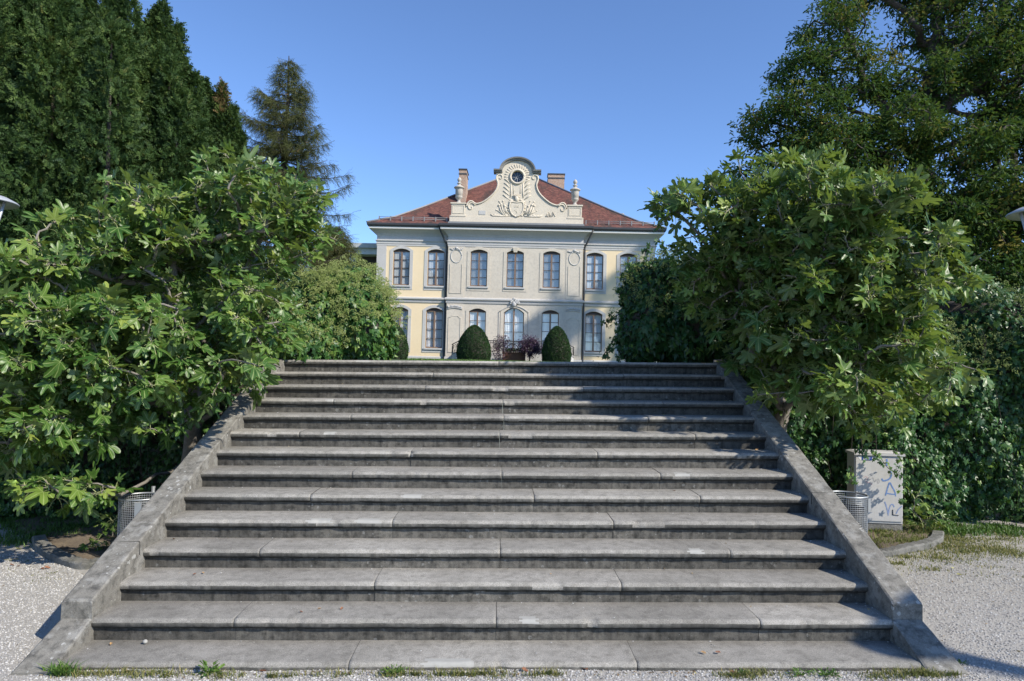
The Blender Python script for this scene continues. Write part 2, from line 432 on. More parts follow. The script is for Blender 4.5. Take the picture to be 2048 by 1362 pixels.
def lawn_mat():
    n = NT('lawn'); p = n.pos(); f = n.noise(1.2, p, 6, .6); g = n.noise(60, p, 3)
    col = n.mix(f, (.05, .09, .02), (.10, .13, .035)); col = n.mix(.4, col, n.ramp(g, [(.3, .2), (.7, .8)]), 'OVERLAY')
    return n.done(n.bsdf(col, .95, n.bump(g, .03)))
M['lawn'] = lawn_mat()

KX = .0169                                   # the stair and its forecourt lean a little to one side
W2, T_, RI, D0 = 2.7237, .3239, .15, 4.7414  # half width, going, rise, second riser
GZ = -.045
def kz(x): return KX*np.clip(x, -14, 14)

# ================================================================== the ground
def sheet(name, xs, ys, zf, mat, parent=None):
    X, Y = np.meshgrid(xs, ys); Z = zf(X, Y); V = np.stack([X, Y, Z], -1).reshape(-1, 3); nx, ny = len(xs), len(ys)
    i = (np.arange(ny-1)[:, None]*nx+np.arange(nx-1)[None]).ravel()
    T = np.concatenate([np.stack([i, i+1, i+nx+1], 1), np.stack([i, i+nx+1, i+nx], 1)])
    return np_mesh(name, V, T, mat, parent, smooth=True)
xs = np.unique(np.concatenate([np.linspace(-400, -14, 14), np.linspace(-14, 14, 141), np.linspace(14, 400, 14)]))
ys = np.unique(np.concatenate([np.linspace(-300, -4, 12), np.linspace(-4, 9.0, 80)]))
def gz(X, Y): return kz(X)+GZ+.006*np.sin(X*2.1+1)*np.cos(Y*1.7)+.004*np.sin(X*5.3)*np.sin(Y*4.4+1)
ground = sheet('gravel_forecourt', xs, ys, gz, M['gravel']); tag(ground, kind='structure')
TOPZ = 13*RI
def tz(X, Y):
    f = np.clip((Y-8.6)/30., 0, 1); return TOPZ-.01+kz(X)*(1-f)+.27*f
ys2 = np.unique(np.concatenate([np.linspace(8.9, 48, 60), np.linspace(48, 900, 12)]))
lawn = sheet('terrace_lawn', xs, ys2, tz, M['lawn']); tag(lawn, kind='structure')

# ================================================================== the stair
stair = thing('stone_staircase', 'wide weathered grey stone staircase with fourteen rounded steps between sloping side walls', 'staircase')
arcn = 7
def step_profile(first, last):
    p = [(T_+.03 if not last else .35, .0), (T_*.6, .0015), (.04, .0), (.006, -.0005)]
    rr = .025
    for i in range(arcn+1):
        a = math.pi/2+math.pi*i/arcn; p.append((-.004+rr*1.15*math.cos(a), -rr*1.3+rr*1.3*math.sin(a)))
    p += [(-.003, -.069), (.003, -.074), (.006, -.084)]
    p += [(.006, -.11), (.008, -(RI+.012) if not first else -.12)]
    return p
JOINTS = {1: (705, 1268), 2: (480, 990, 1510), 3: (750, 1235), 4: (525, 995, 1450), 5: (782, 1218), 6: (620, 1060, 1390), 7: (700, 995, 1310), 8: (820, 1190),
          9: (600, 995, 1385), 10: (700, 1003, 1290), 11: (665, 1000, 1320), 12: (845, 1160), 13: (860, 1240), 14: (990, 1190)}
# chips: (step, photo x, half width in m, depth)
CHIPS = [(2, 1178, .035, .016), (3, 1090, .13, .007), (5, 1290, .15, .013), (5, 655, .10, .007), (7, 822, .02, .010), (9, 1035, .14, .012), (6, 1062, .03, .008), (10, 1005, .02, .014), (11, 1015, .06, .012),
         (12, 995, .09, .012), (12, 845, .03, .014), (8, 820, .035, .016), (1, 1000, .015, .014), (7, 1350, .09, .006), (11, 843, .04, .012), (4, 320, .04, .008), (3, 262, .05, .012), (13, 1440, .04, .01), (9, 545, .05, .007), (8, 1480, .05, .006)]
_rc = random.Random(5)
for _n in range(1, 15):
    for _i in range(7): CHIPS.append((_n, _rc.uniform(300+20*_n, 1680-16*_n), _rc.uniform(.006, .022), _rc.uniform(.003, .008)))
PATCH = [(5, 640, .10), (5, 735, .10), (4, 1383, .055), (7, 1355, .07), (6, 820, .09), (14, 720, .09), (11, 660, .05), (2, 1055, .06), (1, 900, .16), (9, 660, .06)]
def px2x(px, n):
    return (px-1000+4+(n < 8)*6)/FPX*(D0+(n-2)*T_)
for n in range(1, 15):
    y0 = D0+(n-2)*T_; z0 = (n-1)*RI; prof = step_profile(n == 1, n == 14)
    js = [-W2-.02]+[px2x(j, n) for j in JOINTS[n]]+[W2+.02]
    V = []; Fc = []; mi = []; tone = []; Tn = len(prof); ro = random.Random(n)
    for a, b in zip(js[:-1], js[1:]):
        dz = ro.uniform(-.003, .002); dy = ro.uniform(-.004, .004); tilt = ro.uniform(-.001, .001); st_ = ro.uniform(.80, 1.06)
        g = .0009 if a > js[0] else 0; xs_ = np.linspace(a+g, b-g, max(4, int((b-a)/.022)))
        xs_ = np.concatenate([[xs_[0]], [xs_[0]+.0014], xs_[1:-1], [xs_[-1]-.0014], [xs_[-1]]])
        base = len(V)
        for j, x in enumerate(xs_):
            e = .006 if j in (0, len(xs_)-1) else 0
            chip = 0.
            for (cn, cpx, hw, cd_) in CHIPS:
                if cn == n:
                    q = abs(x-px2x(cpx, n))/hw
                    if q < 1.15: chip = max(chip, 1.15*cd_*(1 if q < .75 else (1.15-q)/.4)*(.6+1.2*abs(mnoise.noise(Vector((x*60, n, 3))))))
            for i, (py, pz) in enumerate(prof):
                nz = mnoise.noise(Vector((x*1.2, n*7.1, 0)))*.004; nf = mnoise.noise(Vector((x*9, n*3.3, py*30)))*.0034+mnoise.noise(Vector((x*45, n*5.3, pz*90)))*.0022
                yy, zz = py, pz
                if 3 <= i <= 4+arcn: yy += nf+e*.8+chip*(1 if 4 <= i <= 9 else .3)+nz*.5; zz += nf*.5-(e if i < 6 else 0)-(chip*.7 if i < 7 else 0)
                elif i > 4+arcn: yy += nf*1.6+nz
                V.append((x, y0+yy+dy, z0+zz+dz+tilt*(x-a)+nz*.6+KX*x))
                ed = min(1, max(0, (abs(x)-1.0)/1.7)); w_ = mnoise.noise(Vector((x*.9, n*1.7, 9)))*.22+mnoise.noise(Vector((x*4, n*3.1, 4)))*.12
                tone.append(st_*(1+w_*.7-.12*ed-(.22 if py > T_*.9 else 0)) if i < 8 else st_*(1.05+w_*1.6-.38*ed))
        nxn = len(xs_)
        for j in range(nxn-1):
            for i in range(Tn-1):
                q = base+j*Tn+i; Fc.append((q, q+1, q+Tn+1, q+Tn))
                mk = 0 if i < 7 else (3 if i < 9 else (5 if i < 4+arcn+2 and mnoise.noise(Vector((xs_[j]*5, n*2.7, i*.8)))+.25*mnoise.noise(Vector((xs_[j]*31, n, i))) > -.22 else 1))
                if mk == 0:
                    xm = (xs_[j]+xs_[j+1])/2
                    for (pn, ppx, hw) in PATCH:
                        if pn == n and 2 <= i <= 8:
                            c_ = px2x(ppx, n)+.012*math.sin(i*2.1); 
                            if abs(xm-c_) < hw*(1-.12*abs(i-5)/3): mk = 2
                if mk in (0, 3) and 3 <= i <= 9:
                    for (cn, cpx, hw, cd_) in CHIPS:
                        if cn == n and abs((xs_[j]+xs_[j+1])/2-px2x(cpx, n)) < hw*.9: mk = 0 if hw > .03 else mk
                if (j == 0 and base > 0) or (j == nxn-2 and b < W2): mk = 4
                mi.append(mk)
        for en, fl in ((base, 1), (base+(nxn-1)*Tn, 0)):
            cpt = len(V); V.append((V[en][0], y0+.08, z0-.07+KX*V[en][0])); tone.append(.6)
            for i in range(Tn-1): Fc.append((cpt, en+i+1, en+i) if fl else (cpt, en+i, en+i+1)); mi.append(4)
    me = bpy.data.meshes.new('step'); me.from_pydata(V, [], Fc)
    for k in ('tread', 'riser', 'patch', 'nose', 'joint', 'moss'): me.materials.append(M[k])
    me.polygons.foreach_set('material_index', mi); me.polygons.foreach_set('use_smooth', [True]*len(Fc)); me.update()
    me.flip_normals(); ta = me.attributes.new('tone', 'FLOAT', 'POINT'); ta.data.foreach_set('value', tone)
    o = bpy.data.objects.new('step', me); C.objects.link(o); o.parent = stair

# side walls: a sloping parapet with a blunt end block and a low ramp in front
def side_wall(sg):
    xi = W2 if sg > 0 else -W2; xo = xi+sg*.205; fy = D0-.022; topA = .278; yB = D0+12*T_+.12; topB = TOPZ+.045
    body = []; nseg = 90
    prof = [(fy, .148)]; prof += [(fy-.003, topA-.016), (fy+.012, topA)]
    for i in range(1, nseg+1): f = i/nseg; prof.append((fy+.012+(yB-fy-.012)*f, topA+(topB-topA)*f))
    mb = MB(); rows = []
    xsn = [0, .012, .06, .11, .16, .193, .205]
    V = []; Fc = []
    for (y, z) in prof:
        for k, u in enumerate(xsn):
            x = xi+sg*u; e = -.010 if k in (0, 6) else 0; e *= .8+.9*mnoise.noise(Vector((y*7, k, sg))); nz = mnoise.noise(Vector((x*8, y*8, sg*3.)))*.003+mnoise.noise(Vector((x*40, y*40, sg*3.)))*.0014
            V.append((x, y+(nz if y < fy+.02 else 0), z+KX*x+(e+nz if z > .2 else 0)))
        # skirt points
    n = len(xsn); L = len(prof)
    for i in range(L-1):
        for k in range(n-1): Fc.append((i*n+k, i*n+k+1, (i+1)*n+k+1, (i+1)*n+k))
    # vertical faces, inner and outer
    for k0 in (0, n-1):
        b = len(V)
        rowsz = (0, .35, .7, 1.)
        for i in range(L):
            tv = V[i*n+k0]
            for rz_ in rowsz[1:]:
                V.append((tv[0]+mnoise.noise(Vector((tv[1]*6, rz_*9, sg)))*.003, tv[1], tv[2]+( -.15+KX*tv[0]-tv[2])*rz_))
        for i in range(L-1):
            for k in range(3):
                a0 = i*n+k0 if k == 0 else b+i*3+k-1; a1 = (i+1)*n+k0 if k == 0 else b+(i+1)*3+k-1
                Fc.append((a0, b+i*3+k, b+(i+1)*3+k, a1) if k0 == 0 else (a0, a1, b+(i+1)*3+k, b+i*3+k))
        # front and back closing
    # bottom of the front face
    b = len(V)
    for k, u in enumerate(xsn): x = xi+sg*u; V.append((x, fy, -.15+KX*x))
    for k in range(n-1): Fc.append((k, b+k, b+k+1, k+1))
    if sg < 0: Fc = [f[::-1] for f in Fc]
    me = bpy.data.meshes.new('side_wall'); me.from_pydata(V, [], Fc); me.materials.append(M['wallstone'])
    me.polygons.foreach_set('use_smooth', [False]*len(Fc)); me.update(); me.flip_normals()
    o = bpy.data.objects.new('side_wall', me); C.objects.link(o); o.parent = stair
    # ramp
    V = []; Fc = []; ny = 14
    for i in range(ny+1):
        f = i/ny; y = fy-.004-(.40)*f; z = .155-.185*f
        for k, u in enumerate(xsn):
            x = xi+sg*(u*(1+.22*f)-.002); nz = mnoise.noise(Vector((x*9, y*9, 5)))*.003; V.append((x, y, z+KX*x+nz-(.007 if k in (0, 6) else 0)))
    for i in range(ny):
        for k in range(n-1): Fc.append((i*n+k, (i+1)*n+k, (i+1)*n+k+1, i*n+k+1))
    for k0 in (0, n-1):
        b = len(V)
        for i in range(ny+1): tv = V[i*n+k0]; V.append((tv[0], tv[1], -.15+KX*tv[0]))
        for i in range(ny): Fc.append((i*n+k0, b+i, b+i+1, (i+1)*n+k0) if k0 == 0 else (i*n+k0, (i+1)*n+k0, b+i+1, b+i))
    b = len(V); i = ny*n
    for k in range(n): V.append((V[i+k][0], V[i+k][1]-.002, -.15+KX*V[i+k][0]))
    for k in range(n-1): Fc.append((i+k, b+k, b+k+1, i+k+1))
    if sg > 0: Fc = [f[::-1] for f in Fc]
    me = bpy.data.meshes.new('ramp'); me.from_pydata(V, [], Fc); me.materials.append(M['wallstone']); me.update(); me.flip_normals()
    o = bpy.data.objects.new('ramp', me); C.objects.link(o); o.parent = stair
side_wall(-1); side_wall(1)
def coping_joint(sg, y):
    f = (y-D0+.01)/(12*T_+.13); z = .278+(TOPZ+.045-.278)*f; xi = sg*W2; mb = MB()
    mb.tube([(xi-sg*.002, y, z-.10+KX*xi), (xi-sg*.001, y, z-.001+KX*xi), (xi+sg*.207, y+.004, z-.001+KX*(xi+sg*.2)), (xi+sg*.207, y, z-.15+KX*xi)], .0035, 5); mb.build('coping_joint', M['joint'], stair)
for sg_, y_ in ((-1, 5.30), (-1, 6.75), (1, 5.95), (1, 7.4)): coping_joint(sg_, y_)

# retaining walls of the terrace, either side
def retaining(sg, label):
    n = 44; m = 10; V = []; Fc = []
    for i in range(n+1):
        x = sg*(W2+.16+ (21)*i/n)
        for j in range(m+1):
            z = -.3+(TOPZ+.05+.3)*j/m; y = 8.82+mnoise.noise(Vector((x*1.7, z*1.7, 3)))*.05
            V.append((x, y, z+KX*max(-14, min(14, x))))
    for i in range(n):
        for j in range(m): q = i*(m+1)+j; Fc.append((q, q+m+1, q+m+2, q+1) if sg > 0 else (q, q+1, q+m+2, q+m+1))
    b = len(V)
    for i in range(n+1): t_ = V[i*(m+1)+m]; V.append((t_[0], t_[1]+.4, t_[2]))
    for i in range(n): q = i*(m+1)+m; Fc.append((q, q+m+1, b+i+1, b+i) if sg > 0 else (q, b+i, b+i+1, q+m+1))
    me = bpy.data.meshes.new('retaining_wall'); me.from_pydata(V, [], Fc); me.materials.append(M['rubble']); me.update()
    o = bpy.data.objects.new('retaining_wall', me); C.objects.link(o); tag(o, label, 'wall', kind='thing')
retaining(-1, 'dark stone retaining wall in the shade behind the left fig tree')
retaining(1, 'stone retaining wall hidden by ivy behind the grey utility cabinet')

# ================================================================== the manor
PSI = R(-2.0); HX, HY = .82*math.cos(PSI), 46+.82*math.sin(PSI)
M['stucco'] = stone('grey_stucco', (.53, .475, .39), (.59, .535, .445), (.33, .31, .275), .4, sc=.5, bump=.004, grain=.1, rough=.95)
M['yellow'] = stone('yellow_stucco', (.72, .575, .365), (.76, .62, .41), (.58, .49, .35), .2, sc=.4, bump=.003, grain=.07, rough=.95)
M['trim'] = stone('grey_trim', (.44, .43, .41), (.50, .49, .465), (.32, .31, .30), .3, sc=.6, bump=.003, grain=.1, rough=.95)
M['cream'] = stone('pediment_stone', (.60, .53, .42), (.66, .59, .47), (.40, .37, .32), .35, sc=.7, bump=.006, grain=.12, rough=.95)
M['lead'] = plain('dark_gutter', (.045, .048, .052), .5, .2, 2)
M['zinc'] = plain('zinc_flashing', (.22, .225, .225), .5, .2, 2)
M['whitep'] = plain('white_band', (.66, .65, .62), .8, .06, 3)
M['wood'] = plain('brown_window_frame', (.19, .125, .085), .55, .25, 3)
M['darkwood'] = plain('dark_glazing_bar', (.06, .04, .032), .6, .2, 3)
M['urnstone'] = stone('urn_stone', (.42, .39, .34), (.52, .48, .42), (.20, .17, .15), .6, sc=3, bump=.006, grain=.15)
M['brick'] = None
def brick_mat(name, c1, c2, mortar, sc, rw=.5, rh=.22, ms=.02, axis=0):
    n = NT(name); p = n.coords('Object'); s_ = n.n('ShaderNodeSeparateXYZ', {0: p})
    u = n.math('ADD', s_.outputs[0], s_.outputs[1]); v = n.n('ShaderNodeCombineXYZ', {0: u, 1: s_.outputs[2]}).outputs[0]
    b = n.n('ShaderNodeTexBrick', {'Vector': v, 'Color1': c4(c1), 'Color2': c4(c2), 'Mortar': c4(mortar), 'Scale': sc, 'Mortar Size': ms, 'Brick Width': rw, 'Row Height': rh, 'Bias': 0.0})
    col = n.mix(.25, b.outputs[0], n.ramp(n.noise(3, p, 6), [(.3, .25), (.7, .75)]), 'OVERLAY')
    return n.done(n.bsdf(col, .9, n.bump(b.outputs[1], -.01)))
M['brick'] = brick_mat('chimney_brick', (.40, .265, .185), (.48, .35, .26), (.44, .38, .32), 4.0)
def tile_mat():
    n = NT('roof_tiles'); p = n.coords('Object'); s_ = n.n('ShaderNodeSeparateXYZ', {0: p})
    g = n.n('ShaderNodeNewGeometry'); nn = n.n('ShaderNodeSeparateXYZ', {0: g.outputs['True Normal']})
    side = n.math('GREATER_THAN', n.math('ABSOLUTE', nn.outputs[0]), .4)
    uu = n.mix(side, s_.outputs[0], s_.outputs[1])
    v = n.n('ShaderNodeCombineXYZ', {0: uu, 1: n.math('MULTIPLY', s_.outputs[2], 2.0)}).outputs[0]
    b = n.n('ShaderNodeTexBrick', {'Vector': v, 'Color1': (.115, .040, .030, 1), 'Color2': (.18, .068, .048, 1), 'Mortar': (.05, .02, .015, 1), 'Scale': 3.0, 'Mortar Size': .035, 'Mortar Smooth': .3, 'Brick Width': .55, 'Row Height': .5})
    b2 = n.n('ShaderNodeTexBrick', {'Vector': v, 'Color1': (.35, .35, .35, 1), 'Color2': (.7, .7, .7, 1), 'Mortar': (.5, .5, .5, 1), 'Scale': 3.0, 'Mortar Size': .0, 'Brick Width': .55, 'Row Height': .5}); b2.offset_frequency = 2
    col = n.mix(.5, b.outputs[0], b2.outputs[0], 'OVERLAY')
    m = n.n('ShaderNodeMapping', {'Vector': p, 'Scale': (1.0, .35, .35)}).outputs[0]
    st = n.ramp(n.noise(.9, m, 6, .7), [(.50, 0.), (.64, .75)])
    col = n.mix(st, col, (.035, .028, .022)); col = n.mix(n.ramp(n.noise(6, p, 4), [(.5, 0.), (.8, .35)]), col, (.16, .12, .07))
    return n.done(n.bsdf(col, .9, n.bump(b.outputs[1], -.03)))
M['tile'] = tile_mat()
def glass_mat(name, tint, gl=.5):
    n = NT(name); tr = n.n('ShaderNodeBsdfTransparent'); tr.inputs[0].default_value = c4(tint)
    g = n.n('ShaderNodeBsdfGlossy'); g.inputs['Roughness'].default_value = .04; g.inputs[0].default_value = (.70, .68, .63, 1)
    n.set(g.inputs['Normal'], n.bump(n.noise(1.5, n.pos(), 2), .02, .3))
    mx = n.n('ShaderNodeMixShader'); mx.inputs[0].default_value = gl; n.set(mx.inputs[1], tr.outputs[0]); n.set(mx.inputs[2], g.outputs[0])
    return n.done(mx.outputs[0])
M['glass'] = glass_mat('window_glass', (.95, .96, .97), .20)
M['curtain'] = plain('white_curtain', (.86, .87, .88), .9, .05, 4)
M['blind'] = plain('grey_blind', (.56, .60, .62), .9, .08, 3)
M['dark'] = plain('dark_interior', (.02, .021, .022), .9, .2, 2)
M['iron'] = plain('black_iron', (.02, .02, .022), .5, .2, 5)

house = thing('manor_house', 'two storey manor with yellow and grey front, red tiled roof and scrolled gable', 'house', (HX, HY, 0), PSI)
H9, HC, DP = 9.48, 4.57, 18.0    # half width, half width of the projecting centre, depth
J = .26                          # projection of the centre
FP = [(-H9, J), (-HC, J), (-HC, 0), (HC, 0), (HC, J), (H9, J), (H9, DP), (-H9, DP)]
def offset(poly, d):
    n = len(poly); out = []
    for i in range(n):
        a, b, c = poly[i-1], poly[i], poly[(i+1) % n]
        def on(p, q): L = math.hypot(q[0]-p[0], q[1]-p[1]); return ((q[1]-p[1])/L, -(q[0]-p[0])/L)
        n1, n2 = on(a, b), on(b, c); out.append((b[0]+d*(n1[0]+n2[0]), b[1]+d*(n1[1]+n2[1])))
    return out
def sweep(prof, name, mat, parent=None):
    mb = MB(); k = len(FP); V = []
    for d, z in prof: V += [(x, y, z) for x, y in offset(FP, d)]
    Fc = [(i*k+j, i*k+(j+1) % k, (i+1)*k+(j+1) % k, (i+1)*k+j) for i in range(len(prof)-1) for j in range(k)]
    mb.add(V, Fc); return mb.build(name, mat, parent or house)

UP = [-7.78, -5.41, -2.46, 0.0, 2.46, 5.41, 7.68]
WW = .575
upz = (7.36, 9.70, .17); loz = (3.12, 5.66, .20); dz_ = (3.0, 5.62, .33)
def openings(xa, xb):
    o = []
    for u in UP:
        if xa < u < xb:
            o.append((u-WW, u+WW)+upz)
            o.append(((u-.68, u+.68)+dz_) if u == 0 else ((u-WW, u+WW)+loz))
    return o
def arch(l, r, t, rise, n=10): return [(l+(r-l)*i/n, t+rise*(1-(2*i/n-1)**2)) for i in range(n+1)]
def facade(xa, xb, z0, z1, y, ops, mb, m=0, dep=.30):
    cuts = sorted(set([xa, xb]+[v for o in ops for v in (o[0], o[1])]))
    for a, b in zip(cuts[:-1], cuts[1:]):
        inside = sorted([o for o in ops if o[0] <= a+1e-6 and o[1] >= b-1e-6], key=lambda o: o[2]); z = z0
        for (l, r_, zb, zt, rise) in inside:
            mb.add([(a, y, z), (b, y, z), (b, y, zb), (a, y, zb)], [(0, 1, 2, 3)], m)
            A = arch(l, r_, zt, rise); top = zt+rise+.002
            for (x0, q0), (x1, q1) in zip(A[:-1], A[1:]):
                mb.add([(x0, y, q0), (x1, y, q1), (x1, y, top), (x0, y, top)], [(0, 1, 2, 3)], m)
                mb.add([(x0, y, q0), (x1, y, q1), (x1, y+dep, q1), (x0, y+dep, q0)], [(0, 3, 2, 1)], m)
            mb.add([(l, y, zb), (l, y+dep, zb), (l, y+dep, zt), (l, y, zt)], [(0, 1, 2, 3)], m)
            mb.add([(r_, y, zb), (r_, y+dep, zb), (r_, y+dep, zt), (r_, y, zt)], [(0, 3, 2, 1)], m)
            mb.add([(l, y, zb), (r_, y, zb), (r_, y+dep, zb), (l, y+dep, zb)], [(0, 1, 2, 3)], m)
            z = top
        mb.add([(a, y, z), (b, y, z), (b, y, z1), (a, y, z1)], [(0, 1, 2, 3)], m)
mb = MB()
facade(-H9, -HC, 1.6, 10.2, J, openings(-H9, -HC), mb, 1)
facade(HC, H9, 1.6, 10.2, J, openings(HC, H9), mb, 1)
facade(-HC, HC, 1.6, 10.2, 0, openings(-HC, HC), mb, 0)
for s_ in (-1, 1):
    mb.add([(s_*HC, 0, 1.6), (s_*HC, J, 1.6), (s_*HC, J, 10.2), (s_*HC, 0, 10.2)], [(0, 3, 2, 1) if s_ < 0 else (0, 1, 2, 3)], 0)
    mb.add([(s_*H9, J, 1.6), (s_*H9, DP, 1.6), (s_*H9, DP, 10.2), (s_*H9, J, 10.2)], [(0, 3, 2, 1) if s_ < 0 else (0, 1, 2, 3)], 1)
mb.add([(-H9, DP, 1.6), (H9, DP, 1.6), (H9, DP, 10.2), (-H9, DP, 10.2)], [(0, 3, 2, 1)], 1)
mb.build('wall', [M['stucco'], M['yellow']], house)
# dark rooms behind the windows
MB().box(-H9+.4, H9-.4, 1.1, 1.3, 1.7, 10.3).build('interior_wall', M['dark'], house)

sweep([(.0, 1.6), (.06, 1.6), (.06, 2.50), (.03, 2.56), (0, 2.56)], 'plinth', M['trim'])
sweep([(0, 6.18), (.05, 6.20), (.07, 6.30), (.03, 6.33), (.05, 6.37), (.14, 6.42), (.15, 6.50), (.10, 6.55), (0, 6.58)], 'string_course', M['trim'])
sweep([(0, 10.05), (.03, 10.05), (.03, 10.19), (.055, 10.19), (.055, 10.34), (.11, 10.37), (.12, 10.43), (.02, 10.46), (.02, 10.72), (.04, 10.74), (.10, 10.86), (.22, 10.98), (.34, 11.08), (.42, 11.13)], 'cornice', M['trim'])
sweep([(.42, 11.13), (.50, 11.14), (.52, 11.26), (.46, 11.27)], 'white_fascia', M['whitep'])
sweep([(.46, 11.27), (.56, 11.28), (.62, 11.38), (.63, 11.50), (.58, 11.52), (.4, 11.52)], 'gutter', M['lead'])

# roof: hips with a slight kick at the eaves
e0 = offset([(-H9, J), (H9, J), (H9, DP), (-H9, DP)], .62)
lev = [(0, 11.50), (1.6, 12.26), (3.2, 13.33), (9.3, 17.6)]
V = []
for s_, z in lev:
    x0, y0_ = e0[0]; x1, y1_ = e0[2]; V += [(x0+s_, y0_+s_, z), (x1-s_, y0_+s_, z), (x1-s_, y1_-s_, z), (x0+s_, y1_-s_, z)]
Fc = [(i*4+j, i*4+(j+1) % 4, (i+1)*4+(j+1) % 4, (i+1)*4+j) for i in range(3) for j in range(4)]+[(12, 13, 14, 15)]
roof = MB().add(V, Fc).build('roof', M['tile'], house)
mb = MB()
for k in range(4): mb.tube([Vector(V[i*4+k])+Vector((0, 0, .03)) for i in range(4)], .07, 6)
mb.build('hip_capping', M['zinc'], roof)
for (xa, xb) in ((-9.4, -4.75), (4.75, 9.4)):
    mb = MB(); y_ = e0[0][1]+.62; z_ = 11.5+.62*.475+.24
    for dz2 in (0, -.12): mb.tube([(xa, y_, z_+dz2), (xb, y_, z_+dz2)], .018, 5)
    n_ = 6
    for i in range(n_+1): x_ = xa+(xb-xa)*i/n_; mb.box(x_-.03, x_+.03, y_-.05, y_+.1, z_-.3, z_+.05)
    mb.build('snow_guard', M['zinc'], roof)
def chimney(x, y, wx, wy, zb, zt):
    MB().box(x-wx, x+wx, y-wy, y+wy, zb, zt).box(x-wx-.05, x+wx+.05, y-wy-.05, y+wy+.05, zt+.001, zt+.08, 1).box(x-wx-.03, x+wx+.03, y-wy-.03, y+wy+.03, zt-.35, zt-.25, 1).build('chimney', [M['brick'], M['lead']], roof)
chimney(-4.10, 4.6, .27, .75, 12.8, 16.45)
chimney(3.02, 9.6, .67, .5, 15.2, 17.75)
MB().box(-8.9, -7.2, 8.2, 9.6, 12.6, 13.49).add([(-9.25, 7.9, 13.5), (-7.0, 7.9, 13.5), (-7.0, 9.9, 13.5), (-9.25, 9.9, 13.5), (-8.6, 8.6, 13.95), (-7.0, 8.9, 13.95)], [(0, 1, 5, 4), (3, 4, 5, 2), (0, 4, 3), (1, 2, 5), (0, 3, 2, 1)], 1).build('dormer', [M['lead'], M['tile']], roof)
MB().lathe([(.12, 0), (.12, .35), (.2, .36), (.16, .46), (.05, .5)], 8.0, 6.0, 12, 0, 13.45).build('vent_pipe', M['zinc'], roof)

